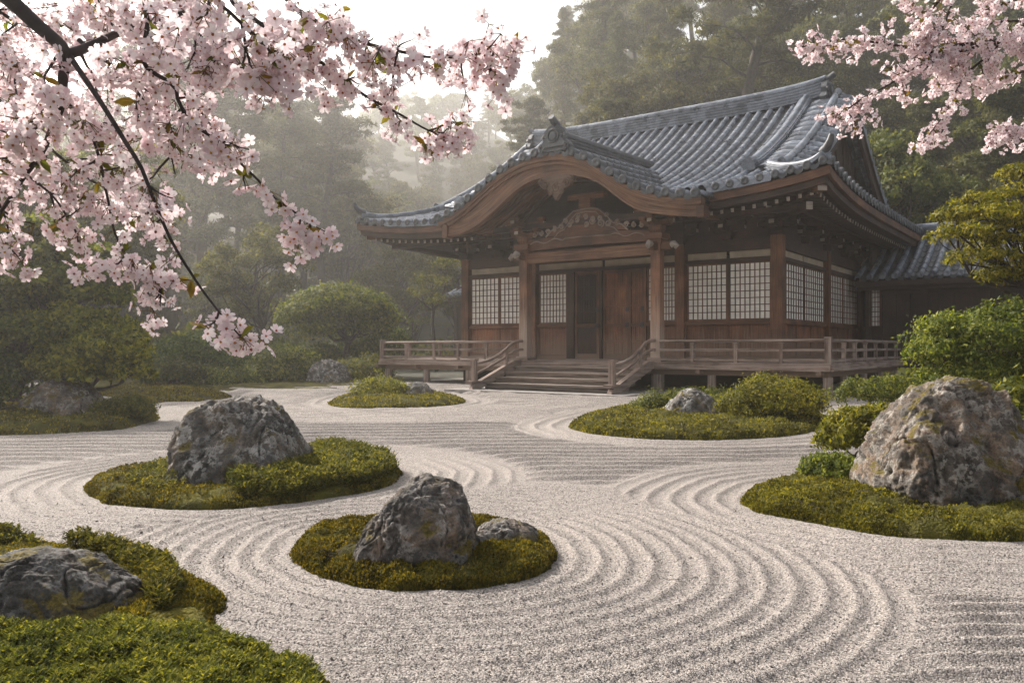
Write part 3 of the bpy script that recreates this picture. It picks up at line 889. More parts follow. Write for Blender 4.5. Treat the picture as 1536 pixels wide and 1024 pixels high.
def ogre_tile(name, pos, ax, s, parent):
    """carved ridge-end tile: shield with scrolls, a boss and a horn; ax = outward direction in the temple's axes"""
    pos = Vector(pos); ax = Vector(ax).normalized(); sd = Vector((0, 0, 1)).cross(ax).normalized()
    mp = lambda a, b, d: pos + sd * (a * s) + Vector((0, 0, b * s)) + ax * (d * s)
    mb = MB()
    shield = [(-.52, 0), (-.60, .12), (-.50, .26), (-.40, .34), (-.44, .50), (-.36, .66), (-.20, .78), (0, .86), (.20, .78), (.36, .66), (.44, .50), (.40, .34), (.50, .26), (.60, .12), (.52, 0)]
    mb.prism(shield, -.12, .08, mp)
    mb.prism([(a * .72, .12 + b * .72) for a, b in shield], .08, .15, mp)
    for sx in (-1, 1):
        for (cx, cz, r) in ((.46, .13, .13), (.33, .42, .11)):
            pts = [mp(sx * (cx + r * (1 - k / 20) * math.cos(k * .62)), cz + r * (1 - k / 20) * math.sin(k * .62), .10) for k in range(17)]
            mb.tube(pts, [.035 * s] * 17, 6)
    pts = [mp(.2 * math.cos(g), .46 + .2 * math.sin(g), .16) for g in np.linspace(0, 2 * math.pi, 15)]
    mb.tube(pts, .04 * s, 6)
    V, F = disc(mp(0, .46, .17), ax, .13 * s, .05 * s)
    mb.add([Vector(v) for v in V], [tuple(int(k) for k in dict.fromkeys(f)) for f in F])
    mb.tube([mp(0, .74, -.42), mp(0, .80, -.15), mp(0, .90, .08), mp(0, 1.03, .26)], [.13 * s, .125 * s, .12 * s, .105 * s], 10)
    return mb.build(name, M['tile_dark'], parent, 40)
ogre_tile('ridge_end_tile', (-2.30, TM, 9.70), (1, 0, 0), .95, roof)
ogre_tile('ridge_end_tile', (-14.5, TM, 9.70), (-1, 0, 0), .95, roof)

def vz(v): return Pz(v)
for sx in (1, -1):
    X = (lambda x: x) if sx == 1 else (lambda x: XL - x)
    for front in (1, -1):
        Tt = (lambda t: t) if front == 1 else (lambda t: TD - t)
        # verge: tiles laid across, falling outward
        t0, t1 = 2.2, TM - .15
        rows = roll_stations(t0, t1, .40)
        cols = np.linspace(0, 1, 9)
        V = []
        for t in rows:
            for c in cols:
                x = -2.75 + 1.42 * c
                V.append((X(x), Tt(t), Pz(t) + .16 - .30 * c**2 + roll(np.array([t]), .40, .12)[0] * min(1, c * 3 + .2) + .025 * (c > .5)))
        V = np.array(V); V2 = V.reshape(len(rows), len(cols), 3)
        low = V2[:, -1].copy(); low[:, 2] = Pz(rows) - .34
        Vn = np.concatenate([V, low]); b = len(V)
        i = np.arange(len(rows) - 1)
        F = np.vstack([grid_faces(len(rows), len(cols)), np.stack([i * len(cols) + len(cols) - 1, (i + 1) * len(cols) + len(cols) - 1, b + i + 1, b + i], -1)])
        mesh_np('verge_tiles', Vn, F, M['tile'], roof)
        # descending ridge, and the thin one on the verge
        ridge_sweep('descending_ridge', [(X(-2.95), Tt(t), Pz(t) + .03 + (.10 * max(0, (2.9 - t) / .6)**2 if t < 2.9 else 0)) for t in np.linspace(2.35, TM - .1, 26)], .40, .30, M['tile'], roof, 4, .10)
        mb = MB()
        mb.tube([(X(-1.95), Tt(t), Pz(t) + .20 + (.16 * max(0, (2.7 - t) / .6)**2 if t < 2.7 else 0)) for t in np.linspace(2.25, TM, 24)], .115, 10)
        mb.build('verge_roll', M['tile'], roof, 50)
        # corner ridge with upturned tip
        ridge_sweep('corner_ridge', [(X(-d), Tt(d), Pz(d) + float(lift(-d, d)) + .02 + .16 * max(0, 1 - d / .9)**2 + .05 * max(0, (d - 1.6) / .7)**2) for d in np.linspace(.18, 2.3, 20)], .26, .15, M['tile'], roof, 3, .085)
        mb = MB()
        p = Vector((X(-.2), Tt(.2), Pz(0) + .45 + .28)); dd = Vector((X(0) - X(-1), Tt(0) - Tt(1), 0)).normalized()
        mb.tube([p - dd * .12, p + dd * .10 + Vector((0, 0, .06)), p + dd * .25 + Vector((0, 0, .20)), p + dd * .30 + Vector((0, 0, .34))], [.11, .11, .09, .06], 8)
        mb.build('corner_finial', M['tile_dark'], roof, 50)
    # gable wall and its bargeboards
    mb = MB()
    tt = np.linspace(2.0, TD - 2.0, 40)
    top = np.array([Pz(min(t, TD - t)) for t in tt]) - .05
    mb.ribbon(list(tt), list(top), [Pz(2.0) - .6] * 40, X(-2.15), X(-2.05), lambda a, b, d: (d, a, b))
    for k in range(1, 14):
        t = 2.0 + k * (TD - 4) / 14
        mb.beam((X(-2.02), t, Pz(2.0) - .5), (X(-2.02), t, Pz(min(t, TD - t)) - .1), .10, .08, (0, 1, 0))
    mb.box(min(X(-1.95), X(-2.1)), max(X(-1.95), X(-2.1)), 2.2, TD - 2.2, Pz(2) - .05, Pz(2) + .25)
    mb.build('gable_wall', M['wood_dark'], temple)
    mb = MB()
    tt = np.linspace(1.6, TD - 1.6, 60)
    top = np.array([Pz(min(t, TD - t)) for t in tt]) - .22
    w_ = .42 + .16 * (np.abs(tt - TM) / TM)**2
    mb.ribbon(list(tt), list(top), list(top - w_), X(-1.42), X(-1.54), lambda a, b, d: (d, a, b))
    mb.ribbon(list(tt), list(top + .08), list(top - .08), X(-1.36), X(-1.60), lambda a, b, d: (d, a, b))
    mb.build('gable_bargeboard', M['wood_dark'], temple)
    mb = MB()
    mb.prism([(TM - .5, 9.2), (TM - .42, 8.85), (TM - .18, 8.75), (TM, 8.35), (TM + .18, 8.75), (TM + .42, 8.85), (TM + .5, 9.2)], X(-1.36), X(-1.44), lambda a, b, d: (d, a, b))
    mb.build('gable_pendant', M['wood'], temple)

# eaves: curved fascia boards, soffit, rafters with limewashed tips
def eave_loop(ins, dz):
    pts = []
    for x in np.linspace(-3.2, -ins, 25): pts.append((x, ins, Pz(0) + float(lift(x, 0)) + dz))
    for t in np.linspace(ins, TD - ins, 61)[1:]: pts.append((-ins, t, Pz(0) + float(lift(0, t)) + dz))
    for x in np.linspace(-ins, XL + ins, 61)[1:]: pts.append((x, TD - ins, Pz(0) + float(lift(x, TD)) + dz))
    for t in np.linspace(TD - ins, ins, 61)[1:]: pts.append((XL + ins, t, Pz(0) + float(lift(XL, t)) + dz))
    for x in np.linspace(XL + ins, -11.4, 33)[1:]: pts.append((x, ins, Pz(0) + float(lift(x, 0)) + dz))
    return np.array(pts)
def eave_band(name, i0, i1, z0, z1, mat):
    A, B, C_, D = eave_loop(i0, z1), eave_loop(i0, z0), eave_loop(i1, z0), eave_loop(i1, z1)
    n = len(A); V = np.concatenate([A, B, C_, D]); F = []
    L = np.concatenate([[0], np.cumsum(np.linalg.norm(np.diff(A, axis=0), axis=1))])
    mb = MB(); mb.v = [tuple(p) for p in V]
    mb.face([0, n, 2 * n, 3 * n]); mb.face([4 * n - 1, 3 * n - 1, 2 * n - 1, n - 1])
    for i in range(n - 1):
        j = i + 1; u0, u1 = L[i], L[i] + np.linalg.norm(A[j] - A[i])
        for a, b, w in ((0, 1, z1 - z0), (1, 2, i1 - i0), (2, 3, z1 - z0), (3, 0, i1 - i0)):
            mb.face([a * n + i, a * n + j, b * n + j, b * n + i], [(u0, a), (u1, a), (u1, a + w), (u0, a + w)])
    return mb.build(name, mat, temple, 30)
eave_band('eave_fascia', .05, .20, -.33, -.115, M['wood'])
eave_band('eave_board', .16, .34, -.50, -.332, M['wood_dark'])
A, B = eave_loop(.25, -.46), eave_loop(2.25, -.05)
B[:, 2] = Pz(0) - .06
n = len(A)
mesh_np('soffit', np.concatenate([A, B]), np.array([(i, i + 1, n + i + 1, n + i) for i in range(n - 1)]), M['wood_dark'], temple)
raf = MB()
raf.beam((0, 0, 0), (2.05, 0, .36), .085, .10, mi=0)
raf.face([0, 1, 2, 3], None, 1)
me = MB()
me.beam((0, 0, 0), (2.05, 0, .36), .085, .10); me.beam((-.012, 0, -.002), (.0, 0, 0), .088, .103, mi=1)
raf_me = me.mesh('rafter', [M['wood_dark'], M['tip']])
def rafter(x, y, z, rz):
    o = link_mesh('rafter', raf_me, temple); o.location = (x, y, z); o.rotation_euler = (0, 0, rz)
for k in range(55):
    x = -.30 - k * .30
    if -11.6 < x < -3.3: continue
    if x > -.45 or x < XL + .45: continue
    rafter(x, .46, Pz(0) + float(lift(x, 0)) - .585, R(90))
for k in range(54):
    t = .45 + k * .30
    if t < TD - .4: rafter(-.46, t, Pz(0) + float(lift(0, t)) - .585, R(180))
mb = MB()
for k in range(55):
    x = -.30 - k * .30
    if -11.6 < x < -3.3: mb.beam((x, .46, Pz(0) - .585), (x, 2.5, Pz(0) - .225), .085, .10)
    if XL + .4 < x < -.4: mb.beam((x, TD - .46, Pz(0) + float(lift(x, TD)) - .585), (x, TD - 2.5, Pz(0) - .225), .085, .10)
o = mb.build('hidden_rafter', M['wood_dark'], temple); o['kind'] = 'stuff'
for sx in (1, -1):
    X = (lambda x: x) if sx == 1 else (lambda x: XL - x)
    mb = MB()
    z = Pz(0) + .45 - .56
    mb.beam((X(-.30), .30, z), (X(-2.6), 2.6, z - .12), .24, .27)
    mb.beam((X(-.285), .285, z), (X(-.30), .30, z), .245, .275, mi=1)
    mb.build('corner_beam', [M['wood'], M['tip']], temple)
    mb = MB()
    mb.beam((X(-.30), TD - .30, z), (X(-2.6), TD - 2.6, z - .12), .24, .27)
    mb.build('corner_beam', [M['wood']], temple)

# ---- the porch with its undulating gable
PF = -1.0                                          # the porch gable's front plane
porch_root = temple
q = roll_stations(-12.3, -3.0, .42)
s = course_stations(6.2, .40)
V = np.zeros((len(s), len(q), 3))
rl = roll(q, .42, .12)
kz = Kz(q)
# offset the rolls square to the curve
sl = np.gradient(kz, q); nx, nz = -sl / np.sqrt(1 + sl**2), 1 / np.sqrt(1 + sl**2)
for i, a in enumerate(s):
    hh = rl + course_h(a, .40)
    V[i, :, 0] = q + nx * hh; V[i, :, 1] = PF + a; V[i, :, 2] = kz + nz * hh + .05 * a
F = grid_faces(len(s), len(q)); V = V.reshape(-1, 3)
low = V[: len(q)].copy(); low[:, 2] -= .13
b = len(V); i = np.arange(len(q) - 1)
V = np.vstack([V, low]); F = np.vstack([F, np.stack([b + i, b + i + 1, i + 1, i], -1)])
ends = []
for k in range(math.floor(-12.3 / .42), math.ceil(-3.0 / .42)):
    x = (k + .5) * .42
    if -12.2 < x < -3.1: ends.append(disc((x, PF - .02, float(Kz(np.array([x]))[0]) + .04), (0, -1, -.08), .135))
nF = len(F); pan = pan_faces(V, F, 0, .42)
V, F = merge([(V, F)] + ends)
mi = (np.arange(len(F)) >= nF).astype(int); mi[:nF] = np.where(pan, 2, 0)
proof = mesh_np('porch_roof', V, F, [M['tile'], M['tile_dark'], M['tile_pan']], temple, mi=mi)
KXc = -7.45
kz0 = float(Kz(np.array([KXc]))[0])
ridge_sweep('porch_ridge', [(KXc, t, kz0 + .02 + .03 * (t + 1)) for t in np.linspace(PF + .10, 6.0, 18)], .46, .50, M['tile_dark'], proof, 5, .12)
ogre_tile('porch_ridge_ornament', (KXc, PF + .02, kz0 + .0), (0, -1, 0), .92, proof)

mpf = lambda a, b, d: (a, d, b)
xx = np.linspace(-11.95, -3.0, 90)
ku, lo = Kz(xx), np.interp(xx, [-12, -11.6], [0, 0]) + Lz(xx)
mb = MB(); mb.ribbon(list(xx), list(ku - .06), list(ku - .25), PF + .03, PF + .32, mpf)
mb.build('porch_fascia', M['wood_warm'], temple, 30)
xx2 = np.linspace(-11.6, -3.05, 90)
ku2, lo2 = Kz(xx2), Lz(xx2)
mb = MB(); mb.ribbon(list(xx2), list(ku2 - .25), list(ku2 - .37), PF + .07, PF + .30, mpf)
mb.ribbon(list(xx2), list(ku2 - .37), list(lo2 + .05), PF + .12, PF + .26, mpf)
mb.ribbon(list(xx2), list(lo2 + .05), list(lo2 - .02), PF + .085, PF + .29, mpf)
mb.build('porch_bargeboard', M['wood_warm'], temple, 30)
mb = MB()                                          # end caps of the bargeboard
for x in (-11.68, -3.02): mb.box(x - .10, x + .10, PF + .02, PF + .36, float(Lz(np.array([x]))[0]) - .06, float(Kz(np.array([x]))[0]) - .28)
mb.build('bargeboard_end', M['wood'], temple)
# vault under the porch roof with curved ribs
xx3 = np.linspace(-11.3, -3.3, 70); l3 = Lz(xx3)
mb = MB(); mb.ribbon(list(xx3), list(l3 + .30), list(l3 + .26), PF + .2, 1.9, mpf)
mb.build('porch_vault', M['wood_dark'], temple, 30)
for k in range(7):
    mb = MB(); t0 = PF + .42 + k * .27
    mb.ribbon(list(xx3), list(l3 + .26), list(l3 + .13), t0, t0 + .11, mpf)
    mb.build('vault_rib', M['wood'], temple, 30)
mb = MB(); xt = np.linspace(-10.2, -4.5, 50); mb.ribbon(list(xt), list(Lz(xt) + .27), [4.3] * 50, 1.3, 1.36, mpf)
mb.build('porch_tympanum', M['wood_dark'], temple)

# pendant under the gable's crown
def heart(cx, cz, w, h):
    return [(cx - w, cz), (cx - w * 1.02, cz - h * .25), (cx - w * .72, cz - h * .42), (cx - w * .42, cz - h * .52), (cx - w * .22, cz - h * .72), (cx, cz - h), (cx + w * .22, cz - h * .72), (cx + w * .42, cz - h * .52), (cx + w * .72, cz - h * .42), (cx + w * 1.02, cz - h * .25), (cx + w, cz), (cx + w * .5, cz + h * .10), (cx, cz + h * .12), (cx - w * .5, cz + h * .10)]
def scrolls(mb, items, y, r=.022, mi=0):
    for cx, cz, rr, turn, sg in items:
        pts = [(cx + sg * rr * (1 - k / 24) * math.cos(k * .55 + turn), y, cz + rr * (1 - k / 24) * math.sin(k * .55 + turn)) for k in range(20)]
        mb.tube(pts, r, 5, mi)
mb = MB(); mb.prism(heart(-7.42, 6.22, .58, .68), PF - .02, PF + .12, mpf)
scrolls(mb, [(-7.80, 6.02, .15, 0, 1), (-7.04, 6.02, .15, 0, -1), (-7.42, 5.92, .15, 1, 1), (-7.60, 5.80, .09, 2, 1), (-7.24, 5.80, .09, 2, -1), (-7.95, 6.14, .08, 1, 1), (-6.90, 6.14, .08, 1, -1)], PF - .025, .026)
mb.build('gable_pendant', M['wood_carved'], temple, 40)

# pillars, beams and carvings of the porch
PX0, PX1, PT = -9.37, -4.82, .25
for x in (PX0, PX1):
    mb = MB(); mb.beam((x, PT, 1.02), (x, PT, 4.22), .29, .29, (0, 1, 0))
    pl = mb.build('porch_pillar', M['wood_pillar'], temple)
    mb = MB(); mb.box(x - .22, x + .22, PT - .22, PT + .22, .905, 1.02)
    mb.build('pillar_base', M['wood_grey'], pl)
    mb = MB(); mb.box(x - .20, x + .20, PT - .20, PT + .20, 4.222, 4.30)
    mb.box(x - .27, x + .27, PT - .27, PT + .27, 4.36, 4.52); mb.box(x - .21, x + .21, PT - .21, PT + .21, 4.302, 4.358)
    mb.build('capital_block', M['wood'], pl)
mb = MB(); mb.box(PX0 + .148, PX1 - .148, PT - .11, PT + .11, 3.93, 4.25)
mb.build('porch_beam', M['wood_warm'], temple)
mb = MB()                                          # cambered beam above
bx = np.linspace(PX0 + .1, PX1 - .1, 40); u = (bx - (PX0 + PX1) / 2) / 2.2
mb.ribbon(list(bx), list(4.62 + .10 * (1 - u**2)), list(4.30 + .06 * (1 - u**2)), PT - .10, PT + .10, mpf)
mb.build('cambered_beam', M['wood'], temple, 30)
mb = MB()                                          # carved frog-leg strut between beam and crown
strut = [(-8.55, 4.72), (-8.35, 4.90), (-8.05, 4.98), (-7.85, 5.20), (-7.55, 5.42), (-7.1, 5.46), (-6.7, 5.42), (-6.4, 5.20), (-6.2, 4.98), (-5.9, 4.90), (-5.7, 4.72)]
mb.prism(strut, PT - .07, PT + .07, mpf)
mb.tube([(a, PT - .085, b - .02) for a, b in strut], .028, 5, mi=1)
mb.tube([(a * .8 - 7.12 * .2, PT - .085, b - .10) for a, b in strut], .02, 5, mi=1)
rs = random.Random(4)
scrolls(mb, [(-7.12 + (k - 4) * .27 + rs.uniform(-.05, .05), 4.86 + .3 * (1 - abs(k - 4) / 4.5) * rs.random() + .06, .07 + .05 * rs.random(), rs.uniform(0, 6), rs.choice((-1, 1))) for k in range(9)] + [(-7.12 + (k - 3) * .24, 5.10 + .18 * rs.random(), .08, rs.uniform(0, 6), 1) for k in range(7)], PT - .085, .026, 1)
wv = np.linspace(PX0 + .2, PX1 - .2, 60); uu = (wv + 7.12) / 2.2
mb.tube([(a, PT - .12, 4.50 + .11 * (1 - u * u) + .045 * math.sin(a * 9) * (abs(u) > .35)) for a, u in zip(wv, uu)], .022, 5, mi=1)
for sg in (-1, 1):
    scrolls(mb, [(-7.12 + sg * d, 4.86 - .03 * k, .09 - .01 * k, 1.5 * k, sg) for k, d in enumerate((1.35, 1.6, 1.85))], PT - .07, .024, 1)
mb.build('carved_strut', [M['wood'], M['wood_grey']], temple, 40)
mb = MB(); mb.box(-7.32, -6.92, PT - .16, PT + .16, 5.46, 5.74); mb.box(-7.75, -6.5, PT - .1, PT + .1, 5.742, 5.90)
mb.build('crown_block', M['wood'], temple)
mb = MB()                                          # upper tie beam across the porch
mb.box(-10.6, -3.7, PT - .08, PT + .08, 4.98, 5.16)
mb.build('porch_tie_beam', M['wood_dark'], temple)

# brackets
def bracket(x, t, z, ang, s=1.0, arms=2, name='bracket', parent=temple):
    """bearing block, crossed arms with curved ends, small blocks on them, pale end faces"""
    mb = MB(); c, sn = math.cos(ang), math.sin(ang)
    def P(a, b, h): return (x + (a * c - b * sn) * s, t + (a * sn + b * c) * s, z + h * s)
    mb.beam(P(0, 0, 0), P(0, 0, .12), .30 * s, .30 * s, (-sn, c, 0), w1=.40 * s, h1=.40 * s)
    mb.beam(P(0, 0, .121), P(0, 0, .24), .40 * s, .40 * s, (-sn, c, 0))
    for lv in range(arms):
        L = .55 + .22 * lv; h = .32 + lv * .34
        for (ax, ay) in ((1, 0), (0, -1)):
            for sg in ((1, -1) if ax else (1,)):
                e = (ax * L * sg, ay * L)
                mb.beam(P(0, 0, h), P(e[0] * .72, e[1] * .72, h), .15 * s, .17 * s)
                mb.beam(P(e[0] * .72, e[1] * .72, h), P(e[0], e[1], h + .03), .15 * s, .17 * s, w1=.15 * s, h1=.10 * s)
                mb.beam(P(e[0], e[1], h + .03), P(e[0] * 1.02, e[1] * 1.02, h + .03), .152 * s, .103 * s, mi=1)
                mb.beam(P(e[0] * .86, e[1] * .86, h + .09), P(e[0] * .86, e[1] * .86, h + .15), .16 * s, .16 * s, (-sn, c, 0), w1=.22 * s, h1=.22 * s)
                mb.beam(P(e[0] * .86, e[1] * .86, h + .151), P(e[0] * .86, e[1] * .86, h + .225), .22 * s, .22 * s, (-sn, c, 0))
    return mb.build(name, [M['wood_dark'] if name == 'bracket' else M['wood'], M['tip']], parent)
for x in (PX0, PX1):
    bracket(x, PT, 4.53, 0, .92, 2, 'porch_bracket')
    mb = MB()                                      # carved beam noses on both sides and in front
    for (dx, dy) in ((-1, 0), (1, 0), (0, -1)):
        if (dx > 0 and x == PX0) or (dx < 0 and x == PX1): continue
        p = Vector((x, PT, 4.16)); d = Vector((dx, dy, 0))
        mb.beam(p + d * .15, p + d * .42, .17, .24)
        mb.tube([p + d * .42 + Vector((0, 0, .02)), p + d * .52 + Vector((0, 0, .05)), p + d * .60 + Vector((0, 0, -.02)), p + d * .54 + Vector((0, 0, -.09))], [.095, .09, .07, .045], 8, mi=1)
    mb.build('beam_nose', [M['wood'], M['tip']], temple, 50)

# walls
FRONT = lambda q, n, z: (q, 1.95 - n, z)
SIDE = lambda q, n, z: (-1.95 + n, q, z)
LEFT = lambda q, n, z: (-13.1 - n, q, z)
def bbox(mb, mp, q0, q1, n0, n1, z0, z1, mi=0):
    a, b = mp(q0, n0, z0), mp(q1, n1, z1)
    mb.box(min(a[0], b[0]), max(a[0], b[0]), min(a[1], b[1]), max(a[1], b[1]), z0, z1, mi)
def shoji(mp, q0, q1, z0, z1, ncol, nrow, label=None, depth=0.0):
    fr = MB(); w = .045
    for a, b in ((q0, q0 + w), (q1 - w, q1)): bbox(fr, mp, a, b, -.02 + depth, .025 + depth, z0, z1)
    for a, b in ((z0, z0 + .06), (z1 - .05, z1)): bbox(fr, mp, q0 + w + .001, q1 - w - .001, -.02 + depth, .025 + depth, a, b)
    o = fr.build('shoji_screen', M['wood'], temple)
    if label: o['label'] = label
    lt = MB()
    for k in range(1, ncol):
        c = q0 + w + (q1 - q0 - 2 * w) * k / ncol
        bbox(lt, mp, c - .013, c + .013, -.008 + depth, .016 + depth, z0 + .06, z1 - .05)
    for k in range(1, nrow):
        c = z0 + .06 + (z1 - z0 - .11) * k / nrow
        bbox(lt, mp, q0 + w, q1 - w, -.006 + depth, .012 + depth, c - .011, c + .011)
    lt.build('lattice', M['wood'], o)
    pp = MB(); bbox(pp, mp, q0 + w * .5, q1 - w * .5, -.018 + depth, -.010 + depth, z0 + .03, z1 - .03)
    pp.build('paper', M['paper'], o)
def post(mp, q, w=.30, z1=5.35, n=0.0):
    mb = MB(); bbox(mb, mp, q - w / 2, q + w / 2, -w / 2 + n, w / 2 + n, .905, z1)
    mb.build('wall_post', M['wood'], temple)
def dado(mp, q0, q1, nb):
    mb = MB()
    w = (q1 - q0) / nb
    for k in range(nb): bbox(mb, mp, q0 + k * w + .004, q0 + (k + 1) * w - .004, -.045 - .004 * (k % 2), -.005 + .003 * ((k * 7) % 3), 1.06, 1.96)
    mb.build('wood_panel', M['wood_panel'], temple)
    mb = MB()
    bbox(mb, mp, q0, q1, -.07, .06, .905, 1.055); bbox(mb, mp, q0, q1, -.07, .075, 1.965, 2.065)
    for k in range(0, nb + 1, 2):
        c = min(max(q0 + k * w, q0 + .03), q1 - .03); bbox(mb, mp, c - .03, c + .03, -.05, .022, 1.056, 1.964)
    mb.build('wall_rail', M['wood'], temple)
def head(mp, q0, q1, nplast):
    mb = MB()
    bbox(mb, mp, q0, q1, -.07, .08, 3.76, 3.87); bbox(mb, mp, q0, q1, -.07, .10, 4.08, 4.40)
    mb.build('wall_beam', M['wood_dark'], temple)
    w = (q1 - q0) / nplast
    mb = MB()
    for k in range(nplast): bbox(mb, mp, q0 + k * w + .05, q0 + (k + 1) * w - .05, -.05, -.01, 3.872, 4.078)
    mb.build('plaster_strip', M['plaster'], temple)
    mb = MB(); bbox(mb, mp, q0, q1, -.06, -.02, 4.402, 5.6)
    mb.build('upper_wall', M['wood_dark'], temple)

for q in (-13.1, -10.2, -4.85): post(FRONT, q)
mb = MB(); mb.box(-2.11, -1.79, 1.79, 2.11, .905, 5.35); mb.build('wall_post', M['wood'], temple)
for q in (6.72, 11.07, 15.0): post(SIDE, q)
# front, left bay
dado(FRONT, -12.95, -10.35, 4); head(FRONT, -12.95, -10.35, 1)
shoji(FRONT, -12.92, -11.66, 2.07, 3.755, 7, 8); shoji(FRONT, -11.64, -10.37, 2.07, 3.755, 7, 8)
# front, middle bay: a screen, the doors, a screen
head(FRONT, -10.05, -5.0, 2)
dado(FRONT, -10.05, -8.86, 2); shoji(FRONT, -9.98, -8.88, 2.07, 3.755, 8, 8)
mb = MB(); bbox(mb, FRONT, -8.85, -8.58, -.10, .10, .905, 3.758); mb.build('door_jamb', M['wood_dark'], temple)
def door(q0, q1, n, lattice, label):
    fr = MB(); w = .09
    for a, b in ((q0, q0 + w), (q1 - w, q1)): bbox(fr, FRONT, a, b, n - .03, n + .03, .93, 3.755)
    for a, b in ((.93, 1.10), (1.95, 2.06), (3.64, 3.755)): bbox(fr, FRONT, q0 + w + .001, q1 - w - .001, n - .03, n + .03, a, b)
    o = fr.build('door', M['wood'], temple); o['label'] = label
    pn = MB()
    if lattice:
        bbox(pn, FRONT, q0 + w, q1 - w, n - .02, n + .005, 1.10, 1.95); bbox(pn, FRONT, q0 + w, q1 - w, n - .028, n - .018, 2.06, 3.64)
        k = q0 + w + .04
        while k < q1 - w - .02:
            bbox(pn, FRONT, k - .012, k + .012, n - .016, n + .012, 2.061, 3.639); k += .062
        for z in (2.45, 2.85, 3.25): bbox(pn, FRONT, q0 + w, q1 - w, n - .012, n + .004, z - .015, z + .015)
    else:
        nb = 5
        for j in range(nb):
            a = q0 + w + (q1 - q0 - 2 * w) * j / nb; b = q0 + w + (q1 - q0 - 2 * w) * (j + 1) / nb
            bbox(pn, FRONT, a + .003, b - .003, n - .02, n + .004 + .004 * (j % 2), 1.10, 1.95); bbox(pn, FRONT, a + .003, b - .003, n - .02, n + .004 + .004 * (j % 2), 2.06, 3.64)
        for z in (1.5, 2.6, 3.15): bbox(pn, FRONT, q0 + w, q1 - w, n - .012, n + .022, z - .03, z + .03)
    pn.build('door_panel', M['wood_panel'] if not lattice else M['wood_dark'], o)
    h = MB()
    for z in (2.02, 2.50): bbox(h, FRONT, q1 - .11, q1 - .02, n + .031, n + .05, z - .07, z + .07)
    c = FRONT(q1 - .065, n + .06, 1.98)
    h.tube([(c[0] + .05 * math.cos(g), c[1], c[2] + .05 * math.sin(g)) for g in np.linspace(0, 6.28, 11)], .010, 5)
    h.build('handle', M['iron'], o)
door(-8.56, -7.66, .02, True, 'dark door leaf with fine vertical lattice in its upper half')
mb = MB(); bbox(mb, FRONT, -7.65, -7.57, -.10, .05, .905, 3.758); mb.build('door_jamb', M['wood_dark'], temple)
door(-7.55, -6.62, -.05, False, 'reddish boarded door leaf with cross battens and iron fittings')
door(-6.60, -6.06, .02, False, 'narrow boarded door leaf beside the lattice window')
mb = MB(); bbox(mb, FRONT, -6.05, -5.99, -.08, .07, .905, 3.758); mb.build('door_jamb', M['wood'], temple)
dado(FRONT, -5.98, -5.0, 2); shoji(FRONT, -5.97, -5.02, 2.07, 3.755, 9, 8)
mb = MB(); mb.box(-8.85, -6.0, 1.80, 2.02, .906, .935); mb.build('door_sill', M['wood_grey'], temple)
# front, right bay
dado(FRONT, -4.70, -2.11, 4); head(FRONT, -4.70, -2.11, 2)
shoji(FRONT, -4.66, -3.41, 2.07, 3.755, 8, 8); shoji(FRONT, -3.37, -2.13, 2.07, 3.755, 8, 8)
mb = MB(); bbox(mb, FRONT, -3.409, -3.371, -.02, .04, 2.07, 3.755); mb.build('screen_mullion', M['wood'], temple)
# right side
dado(SIDE, 2.11, 6.57, 6); head(SIDE, 2.11, 6.57, 2); dado(SIDE, 6.87, 10.92, 6); head(SIDE, 6.87, 10.92, 1)
shoji(SIDE, 2.14, 4.35, 2.07, 3.755, 9, 8); shoji(SIDE, 4.39, 6.55, 2.07, 3.755, 9, 8)
shoji(SIDE, 6.90, 8.86, 2.07, 3.755, 9, 8); shoji(SIDE, 8.90, 10.90, 2.07, 3.755, 9, 8)
dado(SIDE, 11.22, 14.85, 6); head(SIDE, 11.22, 14.85, 1)
mb = MB(); bbox(mb, SIDE, 11.22, 14.85, -.05, 0, 2.066, 3.758); mb.build('upper_wall', M['wood_dark'], temple)
# the two sides away from the camera
mb = MB()
mb.box(-13.17, -13.05, 2.11, 14.6, .905, 5.6); mb.box(-13.1, -2.0, 14.6, 14.7, .905, 5.6)
mb.build('back_wall', M['wood_dark'], temple)
mb = MB()                                          # purlins carrying the eaves
mb.box(-15.9, -.9, 1.00, 1.16, 4.93, 5.08); mb.box(-1.16, -1.0, 1.2, 15.6, 4.93, 5.08); mb.box(-15.8, -15.64, 1.2, 15.6, 4.93, 5.08)
mb.build('eave_purlin', M['wood_dark'], temple)
for x in (-13.1, -11.65, -10.2, -4.85, -3.4): bracket(x, 1.90, 4.42, 0, .95)
bracket(-1.95, 1.95, 4.42, 0, 1.0); bracket(-1.95, 1.95, 4.42, R(90), 1.0)
for t in (4.35, 6.72, 8.9, 11.07, 13.0): bracket(-1.90, t, 4.42, R(90), .95)
mb = MB(); mb.beam((-1.9, 1.9, 4.95), (-.75, .75, 4.98), .17, .2); mb.beam((-.75, .75, 4.98), (-.73, .73, 4.98), .172, .203, mi=1)
mb.build('diagonal_arm', [M['wood_dark'], M['tip']], temple)

